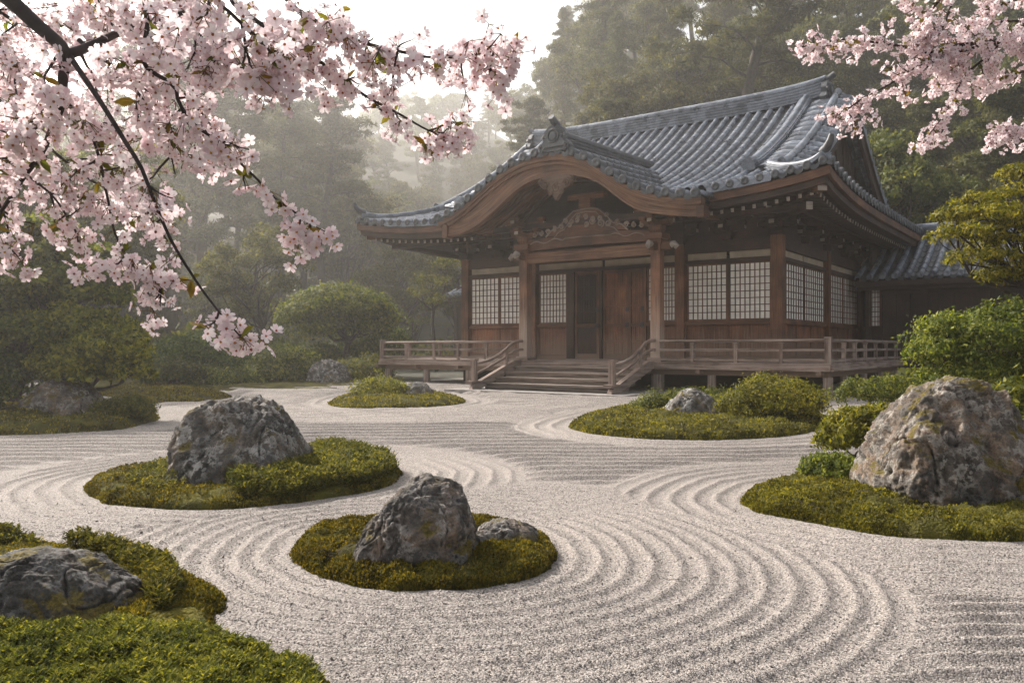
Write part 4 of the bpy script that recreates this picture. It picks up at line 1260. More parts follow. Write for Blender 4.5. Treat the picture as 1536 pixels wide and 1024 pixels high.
# veranda
mb = MB()
k = -15.56
for i in range(6): mb.box(-15.56, 0.0, i * .325 + .003, (i + 1) * .325 - .003, .845, .90 + .003 * (i % 2))
for i in range(6): mb.box(-1.95 + i * .325 + .003, -1.95 + (i + 1) * .325 - .003, 1.953, 8.75, .845, .90 + .003 * (i % 2))
for i in range(7): mb.box(-15.56 + i * .35 + .003, -15.56 + (i + 1) * .35 - .003, 1.953, 12, .845, .90 + .003 * (i % 2))
mb.build('veranda_deck', M['wood_grey'], temple)
mb = MB()
mb.box(-15.56, -.02, -.045, .02, .70, .842); mb.box(-.06, .045, .022, 8.75, .70, .842); mb.box(-15.605, -15.54, .022, 12, .70, .842)
mb.build('veranda_edge_beam', M['wood_grey'], temple)
mb = MB()
mb.box(-15.4, -.1, .16, .30, .55, .699); mb.box(-.32, -.16, .302, 8.7, .55, .699); mb.box(-15.4, -15.24, .302, 12, .55, .699)
for x in (0.0, -1.52, -3.19, -4.75, -9.4, -11.64, -13.5, -15.35): mb.box(x - .28 - .06, x - .28 + .06, -.10, 1.9, .60, .697)
mb.build('veranda_joist', M['wood'], temple)
for x, r in ((-.14, .125), (-1.55, .115), (-3.19, .115), (-4.80, .19), (-9.40, .19), (-11.64, .115), (-13.5, .115), (-15.33, .125)):
    mb = MB(); mb.cyl(x, .23, .09, .549, r, 16); o = mb.build('veranda_post', M['wood_grey'], temple, 40)
    mb = MB(); mb.box(x - .24, x + .24, -.01, .47, .0, .09); mb.build('footing_stone', M['stone_slab'], o)
for t in (2.2, 4.3, 6.4, 8.5):
    mb = MB(); mb.cyl(-.24, t, .09, .549, .115, 16); o = mb.build('veranda_post', M['wood_grey'], temple, 40)
    mb = MB(); mb.box(-.46, -.02, t - .22, t + .22, .0, .09); mb.build('footing_stone', M['stone_slab'], o)
mb = MB()
mb.box(-13.2, -1.9, 1.85, 1.95, .0, .84); mb.box(-2.0, -1.9, 1.952, 14.5, .0, .84); mb.box(-13.2, -13.1, 1.952, 14.5, .0, .84)
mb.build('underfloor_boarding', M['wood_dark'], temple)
mb = MB(); mb.box(-16.0, .45, -.45, 14.9, -.05, .045); mb.build('stone_plinth', M['stone_slab'], temple)

def railing(pts, posts, newels, skip=()):
    """three rails over pts (x, t); posts / newels: (x, t)"""
    rl = MB()
    for a, b in zip(pts[:-1], pts[1:]):
        d = (Vector(b) - Vector(a)).normalized()
        rl.tube([(*a, 1.475), (*b, 1.475)], .042, 8)
        rl.beam((*a, 1.235), (*b, 1.235), .055, .075); rl.beam((*a, .975), (*b, .975), .075, .07)
    o = rl.build('railing', M['wood_grey'], temple, 50)
    for x, t in posts:
        mb = MB(); mb.box(x - .045, x + .045, t - .045, t + .045, .905, 1.44); mb.box(x - .06, x + .06, t - .06, t + .06, 1.40, 1.433)
        mb.build('rail_post', M['wood_grey'], o)
    for x, t in newels:
        mb = MB(); mb.box(x - .075, x + .075, t - .075, t + .075, .905, 1.53); mb.box(x - .09, x + .09, t - .09, t + .09, 1.531, 1.57)
        mb.build('newel', M['wood_grey'], o)
railing([(-4.66, .08), (-.09, .08), (-.09, 8.7)], [(-3.67, .08), (-2.46, .08), (-1.26, .08), (-.09, 1.54), (-.09, 2.7), (-.09, 3.9), (-.09, 5.2), (-.09, 6.6), (-.09, 8.1)], [(-.09, .08)])
railing([(-9.55, .08), (-15.47, .08), (-15.47, 11.9)], [(-10.8, .08), (-11.97, .08), (-13.03, .08), (-14.32, .08), (-15.47, 1.5), (-15.47, 3.2), (-15.47, 5)], [(-15.47, .08)])

# steps
SX0, SX1 = -9.25, -4.98
st = MB(); st.box(-10.0, -4.2, -2.95, -.46, .0, .10)
stairs = st.build('stairs', M['stone_slab'], temple)
for k in range(5):
    mb = MB(); z = .90 - .16 * (k + 1) + .0
    t1 = -.45 * k - .045; t0 = t1 - .45
    grow = .05 * k
    mb.box(SX0 - grow, SX1 + grow, t0 - .03, t1 + .02, z - .05, z)
    mb.box(SX0 - grow + .02, SX1 + grow - .02, t0 + .02, t1, max(.10, z - .16), z - .051)
    mb.build('step', M['wood_step'], stairs)
mb = MB(); mb.box(SX0, SX1, -.075, -.046, .70, .86); mb.build('riser', M['wood_grey'], stairs)
for x in (SX0 - .14, SX1 + .14):
    mb = MB()
    mb.prism([(-.05, .72), (-.05, .92), (-.42, .90), (-2.42, .22), (-2.50, .10), (-2.1, .10)], x - .07, x + .07, lambda a, b, d: (d, a, b))
    mb.box(x - .12, x + .12, -2.60, -2.18, .26, .34)
    mb.build('stringer', M['wood_grey'], stairs)
    rl = MB()
    curve = spline([(.12, 1.50), (-.12, 1.49), (-.45, 1.42), (-.78, 1.24), (-1.25, 1.03), (-1.75, .90), (-2.32, .82)], 22)
    rl.tube([(x, a, b) for a, b in curve], .048, 8)
    curve = spline([(.12, 1.24), (-.18, 1.22), (-.52, 1.12), (-.94, .95), (-1.62, .72), (-2.28, .52)], 16)
    rl.tube([(x, a, b) for a, b in curve], .04, 8)
    o = rl.build('stair_railing', M['wood_grey'], stairs, 50)
    for t, z0, z1, w in ((-2.34, .33, .92, .15), (-.78, .78, 1.22, .10)):
        mb = MB(); mb.box(x - w / 2, x + w / 2, t - w / 2, t + w / 2, z0, z1)
        if w > .12: mb.box(x - .095, x + .095, t - .095, t + .095, z1 + .001, z1 + .05)
        mb.build('newel', M['wood_grey'], o)

# ---- low side building at the right, joined to the hall, and the roof end seen past the left corner
def tiled_shed(name, label, org, x0, x1, depth, ze, zr, wall_t, zb, sh=None):
    root = empty(name, (T_ORG[0] + U[0] * org[0] - U[1] * org[1], T_ORG[1] + U[1] * org[0] + U[0] * org[1], 0), T_RZ)
    tag(root, label, 'building')
    L = depth
    def pos(q, s): return q, s, ze + (zr - ze) * (.75 * s / L + .25 * (s / L)**2)
    v1, f1 = slope_mesh(x0, x1, lambda a: L, pos)
    def posb(q, s): return q, 2 * L - s, ze + (zr - ze) * (.75 * s / L + .25 * (s / L)**2)
    v2, f2 = slope_mesh(x0, x1, lambda a: L, posb)
    ds = [disc(((k + .5) * PITCH, -.02, ze + .04), (0, -1, -.1)) for k in range(math.ceil(x0 / PITCH), math.floor(x1 / PITCH))]
    V, F = merge([(v1, f1), (v2, f2)] + ds)
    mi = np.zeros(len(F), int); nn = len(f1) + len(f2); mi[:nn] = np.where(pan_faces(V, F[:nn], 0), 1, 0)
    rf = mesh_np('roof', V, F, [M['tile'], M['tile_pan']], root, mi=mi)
    ridge_sweep('ridge', [(x, L, zr - .05) for x in np.linspace(x0, x1, 8)], .4, .35, M['tile'], rf, 4, .1)
    mb = MB(); mb.box(x0, x1, .04, .18, ze - .30, ze - .115); mb.box(x0, x1, .22, .36, ze - .42, ze - .301)
    mb.build('eave_board', M['wood_dark'], root)
    mb = MB()
    w = x1 - x0 - .6; nb = max(2, int(w / .45))
    for k in range(nb):
        a = x0 + .3 + w * k / nb
        mb.box(a + .006, a + w / nb - .006, wall_t, wall_t + .05 + .01 * (k % 2), zb, ze - .1)
    mb.build('wall', M['wood_dark'], root)
    mb = MB()
    for k in range(0, nb + 1, 4):
        a = x0 + .3 + w * k / nb; mb.box(a - .1, a + .1, wall_t - .05, wall_t + .1, 0, ze - .1)
    for z in (zb + .1, zb + 1.05, ze - .55): mb.box(x0 + .3, x1 - .3, wall_t - .03, wall_t + .02, z, z + .12)
    mb.build('wall_frame', M['wood_dark'], root)
    mb = MB()
    mb.box(x0 + .35, x1 - .35, 2 * L - wall_t - .1, 2 * L - wall_t, zb, ze - .1); mb.box(x0 + .3, x0 + .4, wall_t + .06, 2 * L - wall_t - .11, zb, zr - .5); mb.box(x1 - .4, x1 - .3, wall_t + .06, 2 * L - wall_t - .11, zb, zr - .5)
    mb.build('back_wall', M['wood_dark'], root)
    if sh:
        fr = MB(); q0, q1, z0, z1 = sh
        for a, b in ((q0, q0 + .05), (q1 - .05, q1)): fr.box(a, b, wall_t - .06, wall_t - .032, z0, z1)
        for k in range(1, 4):
            c = q0 + (q1 - q0) * k / 4; fr.box(c - .012, c + .012, wall_t - .05, wall_t - .034, z0, z1)
        for k in range(0, 9):
            c = z0 + (z1 - z0) * k / 8; fr.box(q0 + .05, q1 - .05, wall_t - .048, wall_t - .036, c - .012, c + .012)
        o = fr.build('window', M['wood'], root)
        pp = MB(); pp.box(q0 + .02, q1 - .02, wall_t - .033, wall_t - .0305, z0 + .02, z1 - .02); pp.build('paper', M['paper'], o)
    return root
tiled_shed('side_building', 'low dark boarded side building with tiled roof joined to the temple, right of the veranda', (-1.4, 9.5), -.3, 14, 3.3, 3.72, 5.5, .75, .6, (.02, .42, 2.05, 3.42))
tiled_shed('outbuilding', 'small tiled roof end peeking past the left corner of the temple', (-24.1, 13.6), 0, 6.5, 2.2, 4.15, 5.2, .6, .0)
# ------------------------------------------------------------------ boulders
def icosphere(sub):
    t = (1 + 5**.5) / 2
    V = np.array([(-1, t, 0), (1, t, 0), (-1, -t, 0), (1, -t, 0), (0, -1, t), (0, 1, t), (0, -1, -t), (0, 1, -t), (t, 0, -1), (t, 0, 1), (-t, 0, -1), (-t, 0, 1)], float)
    F = np.array([(0, 11, 5), (0, 5, 1), (0, 1, 7), (0, 7, 10), (0, 10, 11), (1, 5, 9), (5, 11, 4), (11, 10, 2), (10, 7, 6), (7, 1, 8), (3, 9, 4), (3, 4, 2), (3, 2, 6), (3, 6, 8), (3, 8, 9), (4, 9, 5), (2, 4, 11), (6, 2, 10), (8, 6, 7), (9, 8, 1)])
    V /= np.linalg.norm(V, axis=1)[:, None]
    for _ in range(sub):
        E = np.sort(np.concatenate([F[:, [0, 1]], F[:, [1, 2]], F[:, [2, 0]]]), 1)
        key = E[:, 0] * (len(V) + 1) + E[:, 1]
        u, inv = np.unique(key, return_inverse=True)
        a, b = u // (len(V) + 1), u % (len(V) + 1)
        mid = V[a] + V[b]; mid /= np.linalg.norm(mid, axis=1)[:, None]
        n = len(F); m = len(V) + inv
        ab, bc, ca = m[:n], m[n:2 * n], m[2 * n:]
        V = np.vstack([V, mid])
        F = np.vstack([np.stack([F[:, 0], ab, ca], 1), np.stack([F[:, 1], bc, ab], 1), np.stack([F[:, 2], ca, bc], 1), np.stack([ab, bc, ca], 1)])
    return V, F
ICO = {s: icosphere(s) for s in (4, 5, 6)}

def boulder(outline, Y, depth, mat, label, seed, sub=6, rough=1.0, strata=(.3, .2, 1.0), groove=.018, group=None):
    """a boulder of its own size standing at distance Y; outline = its silhouette traced in the photograph"""
    O = np.array([at(a, b, Y)[[0, 2]] for a, b in outline])
    c = np.array([(O[:, 0].min() + O[:, 0].max()) / 2, O[:, 1].min() * .62 + O[:, 1].max() * .38])
    S = spline(O, 240, True) - c
    th = np.arctan2(S[:, 1], S[:, 0]); rr = np.hypot(S[:, 0], S[:, 1])
    k = np.argsort(th); th, rr = th[k], rr[k]
    N, F = ICO[sub]
    a = np.arctan2(N[:, 2], N[:, 0])
    Rr = np.interp(a, th, rr, period=2 * np.pi) * (.95 - .12 * sstep(-.15, .5, -np.sin(a)))
    ip = np.hypot(N[:, 0], N[:, 2])
    size = rr.mean()
    g = np.sin(np.minimum(ip, 1) * np.pi / 2)**.75
    X = c[0] + Rr * np.cos(a) * g * (1.0 - .9 * depth / Y * (1 - .6 * sstep(0, 1, np.sin(a)))); Z = c[1] + Rr * np.sin(a) * g
    dy = np.sign(N[:, 1]) * np.abs(N[:, 1])**.8 * depth
    dy *= 1 - .45 * sstep(0, 1, (Z - c[1]) / max(S[:, 1].max(), .01))     # narrower at the top
    P = np.stack([X - c[0], dy, Z - c[1]], -1)
    nrm = P / np.array([rr.mean(), depth, rr.mean()])**2
    nrm /= np.linalg.norm(nrm, axis=1)[:, None] + 1e-9
    q = P / size
    q2 = q + .25 * np.stack([vnoise(q * 1.7, seed + 40), vnoise(q * 1.7, seed + 41), vnoise(q * 1.7, seed + 42)], -1)
    st = np.array(strata) / np.linalg.norm(strata)
    d = .045 * fbm(q2 * 1.4, 3, seed) + .055 * fbm(q2 * np.array([3.2, 3.2, .9]), 3, seed + 31, .5, True) * .6 + .040 * fbm(q2 * 2.7, 4, seed + 2, .52, True) * .6 + .020 * fbm(q2 * 8, 4, seed + 4, .6) + .011 * fbm(q * 24, 3, seed + 6, .6)
    band = (q2 @ st) * 7 + 1.3 * vnoise(q * 2.2, seed + 8)
    d -= groove * np.exp(-((band % 1.0 - .5) / .11)**2) * (vnoise(q * 1.9, seed + 9) > -.1)
    cr = np.abs(vnoise(q2 * np.array([2.2, 2.2, .8]) + 3, seed + 15) + .25 * vnoise(q2 * 5, seed + 17))
    d -= .055 * np.exp(-(cr / .03)**2)
    # worn facets with broken edges
    fr_ = np.random.default_rng(seed)
    jag = .10 * fbm(q * 4, 3, seed + 21)
    for k in range(12):
        fn = fr_.normal(size=3); fn /= np.linalg.norm(fn)
        dd = (q @ fn) - fr_.uniform(.90, 1.1) + jag
        d -= np.where(dd > 0, dd * .4, 0)
    d += .012
    P = P + nrm * (d * size * rough)[:, None]
    if (P[:, 2] + c[1]).min() > -.08: P[:, 2] -= 0
    o = mesh_np('boulder', P, F, mat, smooth=True)
    o.location = (c[0], Y, c[1])
    tag(o, label, 'boulder', group)
    return o

boulder([(524, 862), (530, 830), (552, 795), (575, 765), (598, 740), (618, 722), (645, 713), (672, 716), (690, 725), (703, 750), (712, 790), (719, 830), (716, 868), (680, 905), (560, 905)], 5.0, .34, M['rock_front'], 'tall pointed brown-grey boulder on the round moss island with its small companion', 2, strata=(.75, .1, .6))
boulder([(716, 830), (714, 803), (726, 789), (748, 781), (775, 783), (797, 790), (808, 803), (809, 826), (800, 850), (730, 852)], 5.3, .20, M['rock_front'], 'small flat-topped rock lying beside the tall pointed boulder', 5, sub=5, strata=(.1, .2, 1), groove=.03)
boulder([(262, 722), (266, 680), (275, 640), (290, 618), (318, 604), (345, 597), (375, 598), (405, 608), (430, 632), (447, 660), (462, 690), (466, 720), (440, 760), (350, 785), (290, 765)], 7.9, .62, M['rock_grey'], 'big rounded dark grey boulder with pale lichen on the long oval moss island', 8, strata=(.9, .1, .35))
boulder([(1287, 765), (1290, 725), (1305, 690), (1322, 650), (1345, 612), (1372, 585), (1400, 570), (1435, 565), (1468, 572), (1498, 598), (1522, 640), (1540, 690), (1550, 745), (1545, 800), (1420, 815), (1310, 800)], 6.9, .62, M['rock_tan'], 'largest domed tan boulder with mossy cracks on the golden moss bank', 11, strata=(.5, .1, .85))
boulder([(-60, 950), (-70, 890), (-40, 850), (10, 832), (60, 827), (110, 833), (160, 852), (200, 882), (228, 915), (240, 950), (200, 1010), (0, 1010)], 3.95, .34, M['rock_dark'], 'low broad dark boulder sunk in leafy cover in the near corner', 14, strata=(.2, .2, 1), rough=.7)
boulder([(38, 628), (44, 602), (58, 582), (80, 571), (105, 571), (128, 583), (146, 605), (155, 628), (140, 660), (60, 662)], 14.6, .62, M['rock_tan'], 'domed grey boulder at the shady garden edge below the maple', 17, sub=5, strata=(.2, .1, 1))
boulder([(988, 632), (1000, 608), (1015, 594), (1035, 584), (1055, 590), (1072, 603), (1082, 622), (1078, 640), (1040, 655), (995, 650)], 14.6, .5, M['rock_grey'], 'pointed grey rock on the wide moss island beside the round bush', 20, sub=5, strata=(.6, .1, .7))
boulder([(598, 597), (604, 582), (618, 573), (634, 574), (648, 586), (654, 598), (640, 612), (605, 612)], 20.6, .45, M['rock_grey'], 'small pale rock beside the low bush left of the temple steps', 23, sub=4)
boulder([(464, 572), (468, 552), (480, 541), (496, 540), (514, 549), (524, 564), (528, 576), (500, 590), (470, 588)], 28.5, .8, M['rock_grey'], 'grey rock among rounded bushes at the back of the gravel', 26, sub=5)
boulder([(253, 578), (262, 566), (276, 562), (288, 570), (292, 580), (275, 590), (258, 590)], 27.0, .5, M['rock_dark'], 'half hidden dark rock in the shade under the back shrubs', 29, sub=4)
boulder([(1000, 605), (1010, 595), (1030, 592), (1045, 600), (1040, 612), (1005, 612)], 16.5, .4, M['rock_dark'], 'low dark stone behind the pointed grey rock', 32, sub=4) if False else None

# ------------------------------------------------------------------ foliage
def leaf_quads(P, size, rng, aspect=.5, up=0.0, dirs=None):
    """pointed leaf faces at points P with random or given growth directions"""
    n = len(P)
    sz = size * rng.uniform(.6, 1.35, n)
    o = (rng.normal(size=(n, 3)) if dirs is None else dirs + rng.normal(size=(n, 3)) * .42)
    o /= np.linalg.norm(o, axis=1)[:, None] + 1e-9
    d = rng.normal(size=(n, 3)); d -= o * (d * o).sum(1)[:, None] * .75
    d[:, 2] += up
    d /= np.linalg.norm(d, axis=1)[:, None] + 1e-9
    s = np.cross(d, o); s /= np.linalg.norm(s, axis=1)[:, None] + 1e-9
    L = sz[:, None]; W = (sz * aspect * .5)[:, None]
    V = np.stack([P, P + d * L * .45 + s * W, P + d * L, P + d * L * .45 - s * W], 1)
    return V.reshape(-1, 3), np.arange(4 * n).reshape(-1, 4)

def pad_points(c, r, n, rng, nsub, sub_r, flat=.6, shell=.75, lower=-.35):
    """leaf positions in one foliage pad: nsub leaf clumps spread through the outer part of an ellipsoid"""
    c, r = np.asarray(c, float), np.asarray(r, float)
    d = rng.normal(size=(nsub * 3, 3)); d /= np.linalg.norm(d, axis=1)[:, None]
    d = d[d[:, 2] > lower][:nsub]
    m = len(d)
    k = shell + (1 - shell) * rng.random(m)
    k *= np.where(rng.random(m) < .22, .6, 1.0) * rng.uniform(.86, 1.12, m)
    C_ = c + d * k[:, None] * r
    i = rng.integers(0, m, n)
    o = rng.normal(size=(n, 3)); o /= np.linalg.norm(o, axis=1)[:, None] + 1e-9
    sr = sub_r * rng.uniform(.5, 1.5, m)
    k = rng.uniform(.25, 1.0, n)**.6
    stray = rng.random(n) < .12
    k = np.where(stray, k * rng.uniform(1.1, 1.7, n), k)
    f = np.array([1, 1, flat])
    P = C_[i] + o * f * (sr[i] * k)[:, None]
    out = (C_[i] - c) / r
    out /= np.linalg.norm(out, axis=1)[:, None] + 1e-9
    out = o * .75 + out * .5; out[:, 2] += .15
    return P, out

def limb(mb, a, b, r0, r1, rng, bend=.12, n=7, sag=0):
    a, b = np.asarray(a, float), np.asarray(b, float)
    L = np.linalg.norm(b - a)
    t = np.linspace(0, 1, n)[:, None]
    p = a + (b - a) * t
    off = rng.normal(size=3) * bend * L
    p = p + off * np.sin(t * np.pi) + rng.normal(size=(n, 3)) * (.02 * L) * np.sin(t * np.pi)
    p[:, 2] += (sag * L * np.sin(t * np.pi))[:, 0]
    mb.tube(p, list(np.linspace(r0, r1, n)), 7)
    return p

def plant(name, label, cat, base, pads, leaf, size, n, mat, seed, trunk_r=.05, fork=.35, nsub=26, sub=.32, flat=.6, aspect=.5, group=None, stems=1, up=.15, lower=-.35, part='foliage', rise=None, bark='bark'):
    """base: foot on the ground (xyz); pads: (centre, radii) ellipsoids of foliage carried by limbs from the stem"""
    rng = np.random.default_rng(seed)
    base = np.asarray(base, float)
    root = empty(name, tuple(base)); tag(root, label, cat, group)
    mb = MB()
    cen = np.mean([p[0] for p in pads], 0)
    vol = np.array([np.prod(p[1])**.667 for p in pads]); vol /= vol.sum()
    for s in range(stems):
        b0 = base + rng.normal(size=3) * np.array([1, 1, 0]) * trunk_r * (2.0 if stems > 1 else 0)
        hub = b0 + (cen - b0) * fork + rng.normal(size=3) * .05 * np.linalg.norm(cen - b0)
        tr = limb(mb, b0 - np.array([0, 0, .1]), hub, trunk_r, trunk_r * .7, rng, .06)
        for (c, r) in pads[s::stems] if stems > 1 else pads:
            c = np.asarray(c, float)
            e = limb(mb, hub, c - np.array([0, 0, r[2] * .25]), trunk_r * .55, trunk_r * .18, rng, .10)
            for q in range(6):
                d = rng.normal(size=3); d[2] = abs(d[2]) * .6; d /= np.linalg.norm(d)
                limb(mb, e[3 + q % 4], c + d * np.asarray(r) * .85, trunk_r * .2, trunk_r * .05, rng, .12, 5)
    mb.v = [tuple(np.array(v) - base) for v in mb.v]
    mb.build('stem' if trunk_r < .06 else 'trunk', M[bark], root, 60)
    Ps, Os = [], []
    for (c, r), w in zip(pads, vol):
        P, O_ = pad_points(c, r, int(n * w), rng, max(6, int(nsub * max(1, w * len(pads)))), sub * min(1.0, .4 + .6 * max(r) / .8) , flat, lower=lower)
        Ps.append(P); Os.append(O_)
    P, O_ = np.concatenate(Ps), np.concatenate(Os)
    keep = P[:, 2] > .02
    v, f = leaf_quads(P[keep] - base, size, rng, aspect, up, O_[keep])
    mesh_np(part, v, f, M[mat], root)
    return root

def pad(px, py, Y, rx, ry, ry_depth=None):
    """foliage ellipsoid seen at a point of the photograph and standing at distance Y; radii in photograph pixels"""
    k = Y / F_PX
    return (at(px, py, Y), np.array([rx * k, (ry_depth or rx) * k, ry * k]))

def foot(px, py, Y, z=0.0):
    return np.array([(px - 768) / F_PX * Y, Y, z])

# near bushes
plant('bush', 'round fine-leaved golden bush on the wide moss island', 'bush', foot(1165, 0, 14.0, .12), [pad(1160, 606, 14.0, 74, 36), pad(1120, 612, 13.8, 42, 24), pad(1205, 612, 13.9, 34, 24), pad(1165, 592, 14.1, 50, 24)], 1, .045, 26000, 'leaf_maple', 41, .045, .25, 70, .17, .8, stems=4, up=.35, lower=-.15)
plant('bush', 'spreading low bush behind the pointed grey rock', 'bush', foot(1015, 0, 15.6, .05), [pad(1000, 606, 15.6, 40, 20), pad(1050, 604, 15.8, 52, 18), pad(975, 612, 15.4, 24, 12)], 1, .05, 11000, 'leaf_shrub', 42, .04, .3, 40, .2, .7, stems=3)
plant('bush', 'low clipped yellowish bush beside the small pale rock', 'bush', foot(572, 0, 20.6, .05), [pad(568, 586, 20.6, 38, 17), pad(545, 591, 20.4, 20, 11), pad(592, 588, 20.4, 22, 14)], 1, .06, 11000, 'leaf_maple', 43, .04, .3, 46, .24, .7, stems=3)
plant('bush', 'small pale green bush right of the domed boulder', 'bush', foot(188, 0, 14.2, .12), [pad(186, 612, 14.2, 36, 15), pad(208, 616, 14.0, 20, 11), pad(162, 616, 14.0, 20, 10)], 1, .05, 11000, 'leaf_shrub', 44, .03, .3, 40, .2, .7, stems=3)
plant('bush', 'upright leafy bush left of the largest boulder', 'bush', foot(1290, 0, 8.2, .06), [pad(1262, 660, 8.2, 34, 30), pad(1300, 645, 8.3, 44, 32), pad(1328, 640, 8.5, 34, 28), pad(1275, 635, 8.4, 34, 18)], 1, .05, 13000, 'leaf_maple', 45, .022, .3, 60, .12, .75, stems=5, up=.6, aspect=.42)
plant('bush', 'low dark green bush at the foot of the upright leafy bush', 'bush', foot(1250, 0, 7.7, .06), [pad(1246, 702, 7.7, 38, 20), pad(1275, 706, 7.6, 26, 16), pad(1222, 706, 7.7, 18, 10)], 1, .036, 9500, 'leaf_shrub', 46, .018, .3, 46, .1, .75, stems=3, up=.5, aspect=.42)
plant('bush', 'feathery bush between the veranda post and the largest boulder', 'bush', foot(1310, 0, 14.8, .03), [pad(1300, 590, 14.8, 44, 20), pad(1338, 586, 15.0, 40, 18), pad(1365, 590, 15.2, 34, 18)], 1, .055, 14000, 'leaf_shrub', 47, .035, .3, 50, .2, .7, stems=4, up=.4)
plant('bush', 'big airy bush behind the largest boulder', 'bush', foot(1490, 0, 10.6, .1), [pad(1470, 510, 10.6, 92, 46), pad(1410, 530, 10.4, 46, 30), pad(1530, 500, 10.8, 80, 52), pad(1450, 560, 10.4, 70, 36), pad(1540, 570, 10.5, 60, 50), pad(1420, 490, 10.5, 40, 18)], 1, .058, 26000, 'leaf_shrub', 48, .05, .3, 90, .15, .6, stems=3, aspect=.45)
plant('bush', 'broad-leaved bush poking out right of the largest boulder', 'bush', foot(1540, 0, 8.6, .1), [pad(1525, 620, 8.6, 32, 44), pad(1560, 640, 8.5, 40, 50), pad(1515, 600, 8.7, 20, 16)], 1, .085, 4200, 'leaf_ground', 49, .03, .3, 40, .16, .8, stems=3, up=.5, aspect=.5)

# shrubs and small trees on the left and at the back
plant('maple', 'dense dark maple leaning over the domed boulder', 'tree', foot(10, 0, 15.6, .1), [pad(-20, 455, 15.2, 80, 34), pad(60, 430, 15.4, 75, 32), pad(130, 440, 15.8, 66, 30), pad(20, 385, 15.8, 80, 30), pad(100, 380, 16.2, 66, 24), pad(40, 505, 15, 76, 34), pad(170, 410, 15.9, 40, 16), pad(-70, 420, 15.6, 80, 60), pad(-20, 345, 16, 76, 26), pad(70, 345, 16.4, 50, 18)], 1, .115, 60000, 'leaf_shrub', 51, .13, .4, 90, .18, .4, aspect=.55, up=-.1)
plant('maple', 'bright yellow-green maple bush on the shady left edge', 'tree', foot(135, 0, 15.0, .1), [pad(160, 525, 14.9, 62, 36), pad(115, 490, 15.2, 62, 32), pad(195, 555, 14.8, 34, 32), pad(120, 555, 14.7, 56, 36), pad(65, 495, 15.0, 46, 30), pad(180, 500, 15.2, 38, 20), pad(90, 540, 14.7, 40, 30)], 1, .09, 36000, 'leaf_maple', 52, .07, .35, 90, .14, .5, aspect=.5)
plant('bush', 'dark bush in the corner behind the domed boulder', 'bush', foot(0, 0, 14.6, .1), [pad(-10, 585, 14.6, 60, 50), pad(20, 560, 14.9, 40, 36), pad(-60, 560, 14.8, 60, 70)], 1, .08, 14000, 'leaf_dark', 53, .05, .3, 50, .26, .6, stems=3)
plant('rounded_tree', 'small rounded garden tree with umbrella crown near the veranda end', 'tree', foot(520, 0, 35.0, .3), [pad(507, 468, 35, 78, 30), pad(455, 480, 34.8, 36, 22), pad(560, 480, 34.8, 40, 24), pad(510, 448, 35.2, 56, 18), pad(480, 462, 34.4, 40, 18), pad(545, 462, 34.4, 36, 18), pad(515, 494, 34.5, 66, 16)], 1, .15, 30000, 'leaf_gold', 54, .16, .45, 34, .5, .55, lower=-.25)
plant('bush', 'broad rounded green bush at the back edge of the gravel', 'bush', foot(420, 0, 29.0, .2), [pad(425, 553, 29, 46, 28), pad(392, 566, 28.6, 28, 18), pad(455, 562, 28.8, 26, 20), pad(430, 540, 29.3, 40, 18)], 1, .11, 15000, 'leaf_shrub', 55, .06, .3, 50, .36, .6, stems=3)
plant('bush', 'broad dark bush in the shade beneath the forest', 'bush', foot(310, 0, 31, .3), [pad(300, 528, 31, 70, 24), pad(250, 540, 30.5, 40, 20), pad(355, 540, 30.5, 44, 22)], 1, .14, 16000, 'leaf_dark', 56, .08, .3, 46, .45, .55, stems=3)
plant('bush', 'low green bush at the tip of the plain moss patch', 'bush', foot(330, 0, 27, .15), [pad(325, 572, 27, 40, 15), pad(358, 570, 27.4, 30, 15), pad(300, 574, 27, 24, 12)], 1, .10, 9000, 'leaf_shrub', 57, .05, .3, 40, .3, .6, stems=3)
plant('bush', 'dark bush beside the half hidden rock', 'bush', foot(255, 0, 26.5, .15), [pad(255, 558, 26.5, 34, 20), pad(285, 562, 26.4, 26, 16), pad(230, 566, 26.2, 20, 16)], 1, .10, 9000, 'leaf_dark', 58, .05, .3, 40, .3, .6, stems=3)
plant('bush', 'soft green bush right of the grey back rock', 'bush', foot(540, 0, 30, .2), [pad(538, 560, 30, 34, 20), pad(565, 556, 31, 30, 22), pad(515, 572, 29.5, 20, 10)], 1, .11, 9000, 'leaf_shrub', 59, .05, .3, 40, .32, .6, stems=3)
plant('bush', 'tall dark bush below the rounded tree', 'bush', foot(575, 0, 37, .3), [pad(575, 520, 37, 46, 30), pad(520, 530, 37.5, 40, 20)], 1, .14, 11000, 'leaf_dark', 60, .08, .3, 40, .45, .55, stems=3)
plant('bush', 'deep green bush between rounded tree and broad bush', 'bush', foot(470, 0, 33, .3), [pad(470, 535, 33, 40, 18), pad(400, 540, 33, 40, 22)], 1, .13, 10000, 'leaf_dark', 61, .07, .3, 40, .4, .55, stems=3)
plant('young_tree', 'thin bare-stemmed young tree left of the temple corner', 'tree', foot(655, 0, 39, .3), [pad(650, 420, 39, 30, 16), pad(668, 395, 39.5, 26, 14), pad(632, 440, 39, 24, 12), pad(660, 450, 38.8, 30, 12)], 1, .11, 1500, 'leaf_forest', 62, .10, .7, 16, .4, .6)
